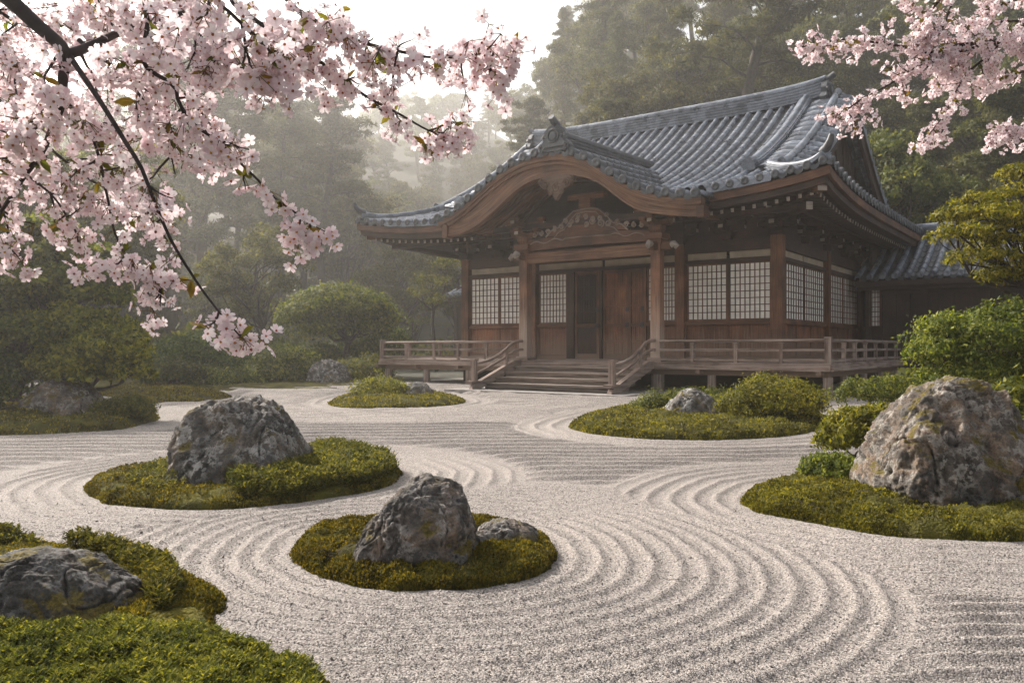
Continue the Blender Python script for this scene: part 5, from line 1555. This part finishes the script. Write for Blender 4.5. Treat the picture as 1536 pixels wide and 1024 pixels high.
plant('maple', 'sunlit yellow-green maple reaching in from the right edge', 'tree', foot(1660, 0, 11.5, .1), [pad(1490, 325, 11.2, 70, 20), pad(1440, 350, 11, 46, 16), pad(1520, 362, 11.3, 70, 17), pad(1530, 292, 11.5, 50, 16), pad(1475, 385, 11, 52, 14), pad(1435, 322, 11.2, 34, 11), pad(1550, 405, 11.2, 70, 19), pad(1600, 350, 11.6, 60, 40), pad(1505, 415, 11.3, 42, 14), pad(1535, 258, 11.7, 38, 12), pad(1610, 260, 11.8, 60, 26), pad(1465, 300, 11.3, 36, 12), pad(1540, 335, 11, 44, 19)], 1, .062, 19000, 'leaf_maple', 63, .07, .55, 80, .12, .45, aspect=.42, up=-.5)

# ------------------------------------------------------------------ leafy ground cover (uncountable sprigs)
def sprigs(P, H, nleaf, leaf, rng, spread=.5):
    """short upright shoots with paired leaves at points P"""
    n = len(P)
    Ht = H * rng.uniform(.6, 1.35, n)
    a = rng.uniform(0, 6.283, n); ln = spread * rng.random(n)
    d = np.stack([np.cos(a) * ln, np.sin(a) * ln, np.ones(n)], -1); d /= np.linalg.norm(d, axis=1)[:, None]
    k = (np.arange(nleaf) + .5) / nleaf
    pos = P[:, None] + d[:, None] * (k[None, :, None] * Ht[:, None, None])
    b = a[:, None] + np.arange(nleaf)[None] * 2.4 + rng.uniform(-.4, .4, (n, nleaf))
    up = .35 + .9 * k[None] + rng.uniform(-.2, .2, (n, nleaf))
    ld = np.stack([np.cos(b), np.sin(b), up], -1)
    P2 = pos.reshape(-1, 3); D = ld.reshape(-1, 3)
    m = len(P2)
    D = D / np.linalg.norm(D, axis=1)[:, None]
    sz = leaf * rng.uniform(.65, 1.3, m)
    s = np.cross(D, np.array([0, 0, 1.0])); s /= np.linalg.norm(s, axis=1)[:, None] + 1e-9
    nn = np.cross(s, D)
    L = sz[:, None]; W = (sz * .24)[:, None]
    V = np.stack([P2, P2 + D * L * .5 + s * W + nn * L * .06, P2 + D * L + nn * L * -.12, P2 + D * L * .5 - s * W + nn * L * .06], 1)
    return V.reshape(-1, 3), np.arange(4 * m).reshape(-1, 4)

def cover(label, poly, n, H, leaf, nleaf, seed, zfun, mat='leaf_ground', holes=()):
    O = spline([ground(*q) for q in poly], 80, True)
    rng = np.random.default_rng(seed)
    lo, hi = O.min(0), O.max(0)
    Q = rng.uniform(lo, hi, (n * 3, 2))
    d = dist_outline(Q, O)
    Q = Q[d < 0]; d = -d[d < 0]
    cl = fbm(np.stack([Q[:, 0] * 6, Q[:, 1] * 6, np.zeros(len(Q))], -1), 2, seed)
    Q, d, cl = Q[:n], d[:n], cl[:n]
    z = zfun(Q, d) + .35 * H * np.clip(cl, -1, 1)
    hgt = H
    P = np.stack([Q[:, 0], Q[:, 1], z], -1)
    v, f = sprigs(P, hgt, nleaf, leaf, rng)
    c = O.mean(0)
    o = mesh_np('ground_cover', v, f, M[mat], origin=(c[0], c[1], 0))
    tag(o, label, 'ground cover', kind='stuff')
    return o
def dome(key, H):
    """cover grows on the moss mound and swells towards the middle of its patch"""
    O = OUTG[key]
    return lambda Q, d: MOUND[key](Q, np.maximum(-dist_outline(Q, O[::2]), 0)) + H * (1 - np.exp(-d / .16)) - .01
p = [(342, 750), (355, 732), (400, 716), (450, 700), (470, 688), (530, 688), (585, 702), (592, 716), (560, 732), (500, 745), (430, 756), (370, 758)]
cover('low juniper-like leafy cover on the near right half of the long oval moss island', p, 7000, .10, .036, 9, 71, dome('left', .06))
p = [(190, 742), (230, 712), (300, 700), (300, 725), (260, 750)]
cover('thin leafy shoots among the moss left of the big rounded boulder', p, 500, .05, .035, 5, 72, dome('left', .06))
p = [(-260, 990), (-120, 980), (20, 980), (120, 976), (230, 970), (300, 976), (360, 990), (430, 1012), (480, 1045), (450, 1160), (200, 1260), (-300, 1200)]
cover('dense leafy ground cover in the near corner in front of the dark boulder', p, 13000, .038, .022, 9, 73, dome('corner', .03))
p = [(95, 838), (150, 835), (205, 848), (250, 872), (268, 905), (255, 945), (225, 935), (215, 900), (180, 868), (130, 848)]
cover('leafy shoots growing along the back of the dark low boulder', p, 1800, .065, .034, 8, 74, dome('corner', .07))
p = [(-120, 832), (-40, 818), (30, 822), (60, 832), (0, 838), (-80, 848)]
cover('leafy shoots behind the dark boulder at the picture edge', p, 700, .05, .036, 6, 75, dome('corner', .06))
# ------------------------------------------------------------------ forest
def tree_proto(kind, seed, nleaf):
    """trunk and crown meshes of one forest tree, about 16 m tall, foot at the origin"""
    rng = np.random.default_rng(seed)
    mb = MB(); Ps, Os = [], []
    if kind == 'pine':
        H = 17.0
        ax = spline([(0, 0, -.8), (rng.normal() * .3, rng.normal() * .3, H * .35), (rng.normal() * .5, rng.normal() * .5, H * .7), (rng.normal() * .4, rng.normal() * .4, H * .97)], 14)
        mb.tube(ax, list(np.linspace(.34, .05, 14)), 9)
        nl = 26
        for k in range(nl):
            u = .28 + .70 * (k / nl)**.9
            p = np.array([np.interp(u, np.linspace(0, 1, 14), ax[:, i]) for i in range(3)])
            a = k * 2.4 + rng.normal() * .4
            L = (3.9 * (1 - u)**.62 + .5) * rng.uniform(.65, 1.2)
            e = p + np.array([math.cos(a) * L, math.sin(a) * L, L * rng.uniform(.0, .34) - .15])
            br = limb(mb, p, e, .10 * (1.15 - u), .02, rng, .07, 6, .04)
            for j in range(5):
                q = br[1 + j] + rng.normal(size=3) * np.array([.45, .45, .12])
                r = rng.uniform(.55, 1.05) * (.55 + .6 * (1 - u))
                pp, oo = pad_points(q + np.array([0, 0, .15]), (r, r, r * .42), int(nleaf / nl / 5), rng, 9, .34, .45, .5, -.3)
                oo[:, 2] += .6
                Ps.append(pp); Os.append(oo)
        size, asp = .27, .26
    elif kind == 'cedar':
        H = 19.0
        mb.tube([(0, 0, -.8), (.05, .1, H * .5), (0, 0, H)], [.34, .2, .03], 9)
        nl = 60
        for k in range(nl):
            u = .16 + .83 * k / nl
            a = k * 2.4 + rng.normal() * .3
            L = (3.3 * (1 - u)**.8 + .25) * rng.uniform(.7, 1.15)
            p = np.array([0, 0, H * u]); e = p + np.array([math.cos(a) * L, math.sin(a) * L, -.22 * L + .2])
            br = limb(mb, p, e, .06 * (1.1 - u), .015, rng, .04, 5, .06)
            for j in range(1, 5):
                r = (.38 + .5 * (1 - u)) * rng.uniform(.7, 1.2)
                pp, oo = pad_points(br[j], (r, r, r * .5), int(nleaf / nl / 4), rng, 6, .3, .6, .5, -.9)
                oo[:, 2] -= .3
                Ps.append(pp); Os.append(oo)
        size, asp = .26, .32
    else:
        H = 13.0
        ax = spline([(0, 0, -.8), (rng.normal() * .4, rng.normal() * .4, H * .25), (rng.normal() * .8, rng.normal() * .8, H * .55)], 8)
        mb.tube(ax, list(np.linspace(.30, .16, 8)), 9)
        nl = 34
        for k in range(nl):
            d = rng.normal(size=3); d /= np.linalg.norm(d); d[2] = d[2] * .8 + .12
            c = np.array([0, 0, H * .60]) + d * np.array([3.9, 3.9, 4.6]) * rng.uniform(.62, 1.05)
            st = ax[rng.integers(3, 8)]
            limb(mb, st, c, .10, .02, rng, .10, 7)
            r = rng.uniform(.9, 1.7)
            pp, oo = pad_points(c, (r, r, r * .62), int(nleaf / nl), rng, 24, .42, .6, .7, -.5)
            Ps.append(pp); Os.append(oo)
        size, asp = .24, .55
    P, O_ = np.concatenate(Ps), np.concatenate(Os)
    v, f = leaf_quads(P, size, rng, asp, .05, O_)
    return mb, v, f

PROTO = {}
def proto(key, kind, seed, nleaf, mat):
    mb, v, f = tree_proto(kind, seed, nleaf)
    names = {'pine': 'pine_tree', 'cedar': 'cedar_tree', 'broad': 'broadleaf_tree'}
    tm = mb.mesh('trunk', M['bark'], 60)
    c = mesh_np('crown', v, f, M[mat]); cm = c.data; bpy.data.objects.remove(c)
    PROTO[key] = (names[kind], tm, cm)
proto('pineA', 'pine', 101, 42000, 'leaf_pine'); proto('pineB', 'pine', 102, 42000, 'leaf_pine')
proto('cedarA', 'cedar', 103, 42000, 'leaf_pine')
proto('broadA', 'broad', 105, 42000, 'leaf_forest'); proto('broadB', 'broad', 106, 42000, 'leaf_forest'); proto('broadC', 'broad', 107, 36000, 'leaf_forest')

def tree(key, x, y, s, rz, label, group=None, z=None, sz=1.0):
    name, tm, cm = PROTO[key]
    zz = float(hill_z(np.array([x]), np.array([y]))[0]) if z is None else z
    r = empty(name, (x, y, zz - .1), rz); r.scale = (s, s, s * sz)
    tag(r, label, 'tree', group)
    link_mesh('trunk', tm, r); link_mesh('crown', cm, r)
    return r

TOPS = {'pine': 17.5, 'ceda': 19.0, 'broa': 12.8}
SUNLIT = [(-10, 15.2), (-11, 13.5), (-6.5, 24), (-11, 28), (-7, 34), (-3, 20), (2.5, 13.5)]
def clear_sun(key, x, y, s):
    """scale of a tree that leaves the garden's sunlit plants in the sun"""
    hx, hy = math.sin(SUN_AZ), math.cos(SUN_AZ)
    for tx, ty in SUNLIT:
        dx, dy = x - tx, y - ty
        al = dx * hx + dy * hy; pe = abs(dx * hy - dy * hx)
        if al > 2 and pe < 6.0:
            room = al * math.tan(SUN_EL) + .6 - float(hill_z(np.array([x]), np.array([y]))[0])
            s = min(s, max(.34, room / TOPS[key[:4]]))
    return s

def tree_px(key, px, Y, s, rz, label, **kw):
    return tree(key, (px - 768) / F_PX * Y, Y, s, rz, label, **kw)
# trees one can tell apart
tree_px('pineA', 262, 74, 1.95, .3, 'tall layered pine rising behind the blossom, its trunk left of the paired one')
tree_px('pineB', 322, 80, 1.85, 1.9, 'thick-trunked layered pine right of the first tall pine behind the blossom')
tree_px('pineA', 425, 92, 1.5, 4.0, 'hazy open-branched pine left of the bright gap in the forest')
tree_px('pineB', 1135, 62, 1.75, .8, 'huge dark pine with a visible trunk above the main roof ridge')
tree_px('cedarA', 905, 86, 1.25, 0, 'tall pointed conifer fading in haze above the porch ridge')
tree_px('pineB', 800, 92, 1.15, 2.4, 'misty thin pine beside the bright gap, above the porch roof')
tree_px('broadB', 30, 27, .66, .4, 'dense broadleaf tree at the left edge behind the maple')
tree_px('broadA', 150, 36, .85, 2.0, 'shadowy broadleaf tree between the left edge and the tall pines')
tree_px('broadC', 385, 43, .62, 1.0, 'low dark spreading tree behind the back bushes')
tree_px('broadA', 600, 66, .8, 3.2, 'hazy low broadleaf tree just left of the temple eave')
tree_px('broadB', 690, 62, .75, 5.0, 'pale green broadleaf tree behind the left end of the roof')

tree_px('broadC', 335, 58, .62, 2.2, 'low broadleaf tree rising above the dark bushes at the back')

# the wood on the hillside
rng = np.random.default_rng(77)
spots = []
for row, (Y, step) in enumerate([(40, 4.6), (46, 4.8), (53, 5.0), (61, 5.4), (70, 5.8), (80, 6.4), (92, 7.0), (106, 8.0), (122, 9.0), (140, 10.0), (160, 9), (182, 10), (206, 11), (232, 12.5), (262, 14), (295, 15)]):
    x = -.68 * Y - 3
    while x < .70 * Y + 4:
        spots.append((x + rng.uniform(-1.6, 1.6), Y + rng.uniform(-2.4, 2.4)))
        x += step * rng.uniform(.8, 1.25)
nfor = 0
for x, y in spots:
    a = x / y
    if y > 145 and not -.30 < a < .14: continue
    lx = (x - T_ORG[0]) * U[0] + (y - T_ORG[1]) * U[1]; lt = -(x - T_ORG[0]) * U[1] + (y - T_ORG[1]) * U[0]
    if -29 < lx < 15 and lt < 23: continue                       # clear of the buildings
    if y < 52 and -.30 < a < .0: continue                        # garden clearing left of the temple
    if y < 44 and a < .0 and a > -.40: continue
    if 52 <= y < 118 and -.17 < a < .03 and rng.random() < .8: continue
    if y < 84 and -.50 < a < -.14: continue                     # the mist lies open here
    r = rng.random()
    key = ('broadA', 'broadB', 'broadC', 'pineA', 'cedarA', 'pineB')[int(rng.choice(6, p=(.24, .24, .2, .12, .12, .08)))]
    s = rng.uniform(.62, .98) * (1.0 + .15 * (y > 80))
    if a < -.14 and 62 <= y < 145: s *= 1.5
    if -.22 < a < .06: s *= 1.0 if y > 90 else .6
    if y > 145: s *= 1.25
    side = 'left of the bright gap' if a < -.12 else ('in the pale gap of haze' if a < .06 else 'on the dark slope behind the roof')
    what = {'b': 'broadleaf tree', 'p': 'pine tree', 'c': 'conifer'}[key[0]]
    s = clear_sun(key, x, y, s)
    tree(key, x, y, s, rng.uniform(0, 6.28), f'{what} of the misty hillside wood {side}', group=f'{what}s of the wood {side}')
    nfor += 1
print('forest trees', nfor)

# undergrowth hides the foot of the wood
rng = np.random.default_rng(78)
n = 90000
yy = 34 + 96 * rng.random(n)**1.5; xx = rng.uniform(-.7, .7, n) * yy
lx = (xx - T_ORG[0]) * U[0] + (yy - T_ORG[1]) * U[1]; lt = -(xx - T_ORG[0]) * U[1] + (yy - T_ORG[1]) * U[0]
k = ~((lx > -25) & (lx < 14) & (lt < 18)) & ~((yy < 39) & (xx / yy < -.05) & (xx / yy > -.33))
xx, yy = xx[k], yy[k]
cl = fbm(np.stack([xx * .35, yy * .35, xx * 0], -1), 3, 91)
zz = hill_z(xx, yy) + np.clip(.9 + cl * 1.3, .1, 2.4) * rng.random(len(xx))**.5
v, f = leaf_quads(np.stack([xx, yy, zz], -1), .42, rng, .6, .3)
o = mesh_np('undergrowth', v, f, M['leaf_forest'])
tag(o, 'low leafy undergrowth between the trees of the hillside wood', 'undergrowth', kind='stuff')
# ------------------------------------------------------------------ cherry boughs
def flower_template():
    V, F = [], []
    for k in range(5):
        a = 2 * math.pi * k / 5
        def P(r, w, z): return (r * math.cos(a) - w * math.sin(a), r * math.sin(a) + w * math.cos(a), z)
        b = len(V)
        V += [P(.05, 0, 0), P(.30, -.25, .07), P(.34, 0, .03), P(.30, .25, .07), P(.66, -.36, .13), P(.70, 0, .09), P(.66, .36, .13), P(.95, -.19, .17), P(.87, 0, .14), P(.95, .19, .17)]
        F += [(b, b + 2, b + 1, b + 1), (b, b + 3, b + 2, b + 2), (b + 1, b + 2, b + 5, b + 4), (b + 2, b + 3, b + 6, b + 5), (b + 4, b + 5, b + 8, b + 7), (b + 5, b + 6, b + 9, b + 8)]
    return np.array(V), F
FV, FF = flower_template()
FT = np.array([f[:3] for f in FF if f[2] == f[3]]); FQ = np.array([f for f in FF if f[2] != f[3]])

def frames(D, rng):
    """rotation matrices whose third column is D, with random spin"""
    r = rng.normal(size=D.shape)
    x = np.cross(D, r); x /= np.linalg.norm(x, axis=1)[:, None] + 1e-9
    y = np.cross(D, x)
    return np.stack([x, y, D], -1)

def blossom_mesh(nodes, rng, dia, parent, stalk=.032, per=(3, 6), leafp=.18, leaf=.05, sky=.25):
    """umbels of flowers hanging from twig nodes, with stalks, hearts and a few young leaves"""
    N = np.asarray(nodes)
    cnt = rng.integers(per[0], per[1], len(N))
    B = np.repeat(N, cnt, 0); n = len(B)
    D = rng.normal(size=(n, 3)); D[:, 2] -= .55; D /= np.linalg.norm(D, axis=1)[:, None]
    L = stalk * rng.uniform(.6, 1.4, n)
    E_ = B + D * L[:, None]; E_[:, 2] -= .12 * L
    FD = D + rng.normal(size=(n, 3)) * .45; FD[:, 1] -= .35; FD[:, 2] += sky - .25; FD /= np.linalg.norm(FD, axis=1)[:, None]
    Mx = frames(FD, rng)
    S = dia / 2 * rng.uniform(.82, 1.12, n)
    cup = rng.uniform(.3, 2.6, n)
    T = np.repeat(FV[None], n, 0).copy()
    T[:, :, 2] *= cup[:, None]
    rad = 1 - .08 * np.maximum(cup - 1, 0)
    T[:, :, :2] *= rad[:, None, None]
    T += rng.normal(size=T.shape) * .025
    V = np.einsum('nij,nkj->nki', Mx, T) * S[:, None, None] + E_[:, None]
    off = (np.arange(n) * len(FV))[:, None, None]
    F3 = (FT[None] + off).reshape(-1, 3); F4 = (FQ[None] + off).reshape(-1, 4)
    parts = [(V.reshape(-1, 3), [F3, F4], 0)]
    # hearts
    a = np.linspace(0, 2 * np.pi, 7)[:-1]
    H = np.concatenate([np.stack([np.cos(a) * .15, np.sin(a) * .15, np.full(6, .10)], -1), [(0, 0, .30)], [(0, 0, -.25)]])
    V = np.einsum('nij,kj->nki', Mx, H) * S[:, None, None] + E_[:, None]
    Fh = np.array([(i, (i + 1) % 6, 6) for i in range(6)] + [((i + 1) % 6, i, 7) for i in range(6)])
    parts.append((V.reshape(-1, 3), [(Fh[None] + (np.arange(n) * 8)[:, None, None]).reshape(-1, 3)], 1))
    # stalks
    s = np.cross(D, rng.normal(size=(n, 3))); s /= np.linalg.norm(s, axis=1)[:, None]; u = np.cross(D, s)
    w = .0009 * dia / .036
    ring = [s * w, (-.5 * s + .87 * u) * w, (-.5 * s - .87 * u) * w]
    V = np.stack([B + q for q in ring] + [E_ + q for q in ring], 1)
    Fs = np.array([(0, 1, 4, 3), (1, 2, 5, 4), (2, 0, 3, 5)])
    parts.append((V.reshape(-1, 3), [(Fs[None] + (np.arange(n) * 6)[:, None, None]).reshape(-1, 4)], 2))
    Vs, Fl_, mi, o_ = [], [], [], 0
    for v, fs, m in parts:
        for f in fs: Fl_.append(f + o_); mi.append(np.full(len(f), m))
        Vs.append(v); o_ += len(v)
    b = mesh_np('blossom', np.concatenate(Vs), Fl_, [M['petal'], M['stamen'], M['stalk']], parent, False, mi=np.concatenate(mi))
    # young leaves
    k = rng.random(len(N)) < leafp
    P = np.repeat(N[k], 3, 0)
    if len(P):
        d = rng.normal(size=P.shape); d[:, 2] -= .3; d /= np.linalg.norm(d, axis=1)[:, None]
        s = np.cross(d, rng.normal(size=P.shape)); s /= np.linalg.norm(s, axis=1)[:, None]
        nn = np.cross(s, d)
        Ls = (leaf * rng.uniform(.5, 1.15, len(P)))[:, None]; W = Ls * .22
        V = np.stack([P, P + d * Ls * .3 + s * W * .85, P + d * Ls * .62 + s * W * .8, P + d * Ls - nn * Ls * .12, P + d * Ls * .62 - s * W * .8, P + d * Ls * .3 - s * W * .85, P + d * Ls * .5 - nn * Ls * .05], 1)
        Fl = np.array([(0, 1, 2, 6), (6, 2, 3, 3), (6, 3, 4, 4), (0, 6, 4, 5)])
        V7 = V.reshape(-1, 3); o7 = (np.arange(len(P)) * 7)[:, None, None]
        q = np.array([(0, 1, 2, 6), (0, 6, 4, 5)]); t = np.array([(6, 2, 3), (6, 3, 4)])
        mesh_np('leaves', V7, [(t[None] + o7).reshape(-1, 3), (q[None] + o7).reshape(-1, 4)], M['leaf_cherry'], parent)
    return b

def bough(parent, pts, r0, r1, rng, dia, dens=1.0, twig=(.06, .26), start=0.0, droop=.35, node=.035, spread=1.0, yvar=1.0, leafp=.24, per=(3, 7)):
    """pts: (px, py, distance) stations; twigs with umbels grow along it. start: fraction of bare wood at its root"""
    C3 = np.array([at(a, b, Y) for a, b, Y in pts])
    L = np.linalg.norm(np.diff(C3, axis=0), axis=1).sum()
    n = max(12, int(L / .035))
    S = spline(C3, n)
    S += np.stack([vnoise(S * 9 + k * 31, 7 + k) for k in range(3)], -1) * .006
    mb = MB()
    mb.tube(S, list(r0 + (r1 - r0) * np.linspace(0, 1, n)**.8), 8)
    nodes = []
    step = L / n
    for i in range(int(start * n), n):
        d = S[min(i + 1, n - 1)] - S[max(i - 1, 0)]; d /= np.linalg.norm(d) + 1e-9
        if rng.random() < (.8 if i > .80 * n else .55 * dens): nodes.append(S[i] + rng.normal(size=3) * .006)
        m = rng.poisson(dens * step / .030)
        for _ in range(m):
            v = rng.normal(size=3) * np.array([1, yvar, 1]); v -= d * (v @ d) * .6; v += d * .5; v[2] -= droop
            v /= np.linalg.norm(v)
            tl = rng.uniform(*twig) * spread * (1 - .45 * i / n)
            e = S[i] + v * tl
            tw = limb(mb, S[i], e, min(.0042, r1 * 1.2 + .0012), .0014, rng, .10, 5, -.06)
            kk = max(1, int(tl / node))
            for t in np.linspace(.35, 1, kk):
                nodes.append(np.array([np.interp(t, np.linspace(0, 1, 5), tw[:, c]) for c in range(3)]))
    br = mb.build('bough', M['bark_cherry'], parent, 60)
    blossom_mesh(nodes, rng, dia, br, leafp=leafp, per=per, stalk=dia * .9, leaf=dia * 1.15)
    return br, len(nodes)

rng = np.random.default_rng(9)
ch = empty('cherry_tree', (0, 0, 0)); tag(ch, 'blossoming cherry tree with dark boughs hanging over the left of the garden', 'cherry tree')
# the trunk stands outside the picture on the left and carries the main limb
mb = MB()
root = np.array([-4.3, 1.9, 0.0]); j = at(-60, -60, 2.15)
mb.tube(spline([root + (0, 0, -.2), root + (.15, 0, .8), root + (.5, .05, 1.7), root + (1.6, .15, 2.35), j], 26), list(np.linspace(.17, .026, 26)), 12)
mb.tube(spline([root + (.45, .03, 1.6), root + (.5, .3, 2.6), root + (1.2, .8, 3.3), at(300, -160, 2.5)], 20), list(np.linspace(.07, .018, 20)), 10)
mb.tube(spline([root + (.40, .03, 1.5), root + (.5, .25, 1.9), root + (1.4, .5, 1.95), at(-40, 190, 2.6)], 20), list(np.linspace(.06, .014, 20)), 10)
mb.build('trunk', M['bark_cherry'], ch, 60)
tot = 0
def B(*a, **k):
    global tot
    b, m = bough(ch, *a, **k); tot += m
D_ = .045
B([(-60, -60, 2.15), (10, -5, 2.1), (55, 35, 2.1), (92, 66, 2.1), (107, 82, 2.1), (140, 68, 2.14), (185, 48, 2.2), (240, 30, 2.3), (300, 10, 2.4)], .024, .006, rng, D_, .34, start=.3)
B([(105, 82, 2.1), (98, 118, 2.1), (94, 150, 2.12), (80, 195, 2.15), (58, 235, 2.2), (25, 285, 2.25), (-10, 335, 2.3)], .015, .005, rng, D_, .5, start=.25, twig=(.08, .26))
B([(107, 84, 2.1), (125, 112, 2.08), (150, 155, 2.05), (182, 205, 2.02), (212, 250, 2.0), (232, 300, 2.0), (252, 345, 2.0), (272, 382, 2.0), (300, 430, 2.0), (325, 462, 2.0), (350, 488, 2.0), (372, 512, 2.0)], .0080, .0016, rng, D_, .5, start=.34, twig=(.05, .16), spread=.9)
B([(300, -160, 2.5), (325, -60, 2.35), (345, -5, 2.3), (372, 22, 2.3), (420, 55, 2.3), (470, 85, 2.32), (510, 115, 2.35), (545, 140, 2.35), (590, 165, 2.38), (630, 188, 2.4), (665, 203, 2.4), (692, 212, 2.4)], .010, .0018, rng, D_, .8, start=.28, twig=(.05, .20))
B([(340, -80, 2.4), (395, -40, 2.3), (432, 2, 2.25), (455, 20, 2.25), (500, 45, 2.25), (545, 63, 2.25), (590, 75, 2.25), (640, 83, 2.25), (700, 84, 2.28), (745, 78, 2.3), (785, 72, 2.3)], .008, .0018, rng, D_, .8, start=.26, twig=(.05, .17))
B([(230, -60, 2.2), (215, 0, 2.15), (220, 40, 2.1), (213, 80, 2.1), (225, 105, 2.1), (262, 128, 2.1), (270, 155, 2.1), (292, 187, 2.1), (330, 215, 2.12), (362, 246, 2.15), (400, 285, 2.2), (432, 312, 2.2), (462, 335, 2.2), (492, 350, 2.2)], .008, .0018, rng, D_, .68, start=.10, twig=(.06, .20))
B([(-40, 40, 2.7), (0, 70, 2.6), (30, 105, 2.6), (62, 128, 2.6), (95, 152, 2.6), (130, 190, 2.6), (150, 240, 2.6), (160, 290, 2.6), (172, 340, 2.6), (188, 380, 2.6), (212, 412, 2.55), (240, 428, 2.5)], .008, .0022, rng, D_, .45, start=.05, twig=(.07, .26))
B([(-40, 190, 2.6), (0, 232, 2.6), (40, 262, 2.6), (80, 292, 2.6), (105, 330, 2.6), (118, 350, 2.6)], .006, .002, rng, D_, .5, start=.1, twig=(.06, .22))
B([(-40, 260, 2.5), (-5, 300, 2.5), (12, 340, 2.5), (5, 380, 2.5)], .005, .002, rng, D_, .8, start=.0, twig=(.05, .14))
B([(180, -60, 2.9), (250, -10, 2.85), (300, 40, 2.8), (330, 70, 2.8), (370, 95, 2.8)], .007, .003, rng, D_, .8, start=.1, twig=(.08, .3))
B([(-60, -20, 3.0), (20, 30, 3.0), (80, 40, 3.0), (140, 20, 3.0), (200, 60, 3.0), (250, 110, 3.0), (300, 170, 3.0), (330, 210, 3.0)], .007, .003, rng, D_, .36, start=.0, twig=(.1, .34))
B([(-60, 100, 3.1), (0, 150, 3.1), (60, 210, 3.1), (120, 260, 3.1), (180, 290, 3.1), (220, 320, 3.1), (250, 360, 3.0)], .007, .003, rng, D_, .28, start=.0, twig=(.1, .34))
B([(270, -90, 2.0), (300, -20, 1.95), (345, 20, 1.9), (400, 70, 1.95), (450, 95, 2.0)], .006, .003, rng, .047, .9, start=.25, twig=(.06, .18))
B([(120, 60, 2.2), (170, 100, 2.2), (215, 150, 2.25), (240, 190, 2.3), (255, 230, 2.3), (262, 262, 2.3)], .006, .002, rng, D_, .8, start=.1, twig=(.06, .22))
print('left umbels', tot)

c2 = empty('cherry_tree', (0, 0, 0)); tag(c2, 'second blossoming cherry tree with small flowers reaching in at the upper right', 'cherry tree')
mb = MB()
root = np.array([5.6, 5.2, 0.0]); j = at(1580, 66, 5.0)
mb.tube(spline([root + (0, 0, -.2), root + (-.1, 0, 1.2), root + (-.5, 0, 2.3), root + (-1.2, -.1, 2.9), j], 24), list(np.linspace(.16, .022, 24)), 12)
mb.tube(spline([root + (-.35, 0, 2.0), root + (-.6, .2, 2.6), root + (-1.2, .1, 2.7), at(1585, 185, 5.0)], 16), list(np.linspace(.05, .012, 16)), 8)
mb.tube(spline([root + (-.7, 0, 2.5), root + (-.9, .2, 3.2), root + (-1.6, .1, 3.7), at(1440, -60, 5.1)], 16), list(np.linspace(.05, .012, 16)), 8)
mb.build('trunk', M['bark_cherry'], c2, 60)
tot = 0
def B2(*a, **k):
    global tot
    b, m = bough(c2, *a, **k); tot += m
E2 = .044
kw = dict(node=.045, per=(4, 8), leafp=.22)
B2([(1580, 66, 5.0), (1536, 70, 5.0), (1500, 65, 5.0), (1455, 66, 5.0), (1400, 78, 5.0), (1370, 74, 5.0), (1310, 64, 5.0), (1265, 60, 5.0), (1225, 66, 5.0), (1195, 74, 5.0)], .018, .003, rng, E2, .9, twig=(.06, .22), **kw)
B2([(1480, 66, 5.0), (1440, 78, 5.0), (1400, 88, 5.0), (1360, 108, 5.0), (1325, 132, 5.0), (1295, 148, 5.0), (1270, 165, 5.0), (1248, 176, 5.0)], .010, .003, rng, E2, 1.1, twig=(.06, .24), **kw)
B2([(1500, 66, 5.0), (1475, 90, 5.0), (1450, 112, 5.0), (1430, 145, 5.0), (1418, 170, 5.0), (1400, 192, 5.0), (1385, 210, 5.0)], .009, .003, rng, E2, .62, twig=(.05, .2), **kw)
B2([(1585, 185, 5.0), (1536, 190, 5.0), (1505, 196, 5.0), (1485, 206, 5.0)], .007, .003, rng, E2, 1.0, twig=(.05, .16), **kw)
B2([(1440, -60, 5.1), (1415, -10, 5.1), (1390, 20, 5.1), (1370, 10, 5.1), (1350, -5, 5.1)], .009, .004, rng, E2, .4, twig=(.05, .2), **kw)
B2([(1440, -60, 5.1), (1428, 0, 5.1), (1415, 40, 5.0), (1400, 60, 5.0), (1370, 55, 5.0)], .009, .004, rng, E2, .9, twig=(.06, .22), **kw)
B2([(1590, 20, 5.2), (1540, 30, 5.2), (1490, 35, 5.2), (1450, 45, 5.2), (1420, 70, 5.2)], .009, .004, rng, E2, .8, twig=(.08, .28), **kw)
B2([(1590, 90, 5.2), (1540, 105, 5.2), (1500, 120, 5.2), (1470, 125, 5.2), (1440, 130, 5.2), (1410, 118, 5.2)], .009, .004, rng, E2, .7, twig=(.08, .26), **kw)
B2([(1600, -40, 5.2), (1550, -10, 5.2), (1510, 5, 5.2), (1470, 15, 5.2)], .009, .004, rng, E2, .7, twig=(.08, .26), **kw)
print('right umbels', tot)
# ------------------------------------------------------------------ morning haze
mb = MB()
mb.box(-262, 262, -62, 342, -1.2, 150)
hm = bpy.data.materials.new('haze_air'); hm.use_nodes = True
nt = hm.node_tree; nt.nodes.clear()
out = nt.nodes.new('ShaderNodeOutputMaterial')
pv = nt.nodes.new('ShaderNodeVolumePrincipled')
pv.inputs['Color'].default_value = (.98, .955, .91, 1)
pv.inputs['Density'].default_value = HAZE_DENSITY
pv.inputs['Anisotropy'].default_value = HAZE_ANISO
nt.links.new(pv.outputs[0], out.inputs['Volume'])
hz = mb.build('haze', hm)
tag(hz, 'pale morning haze hanging in the garden and the wood', 'haze', kind='stuff')
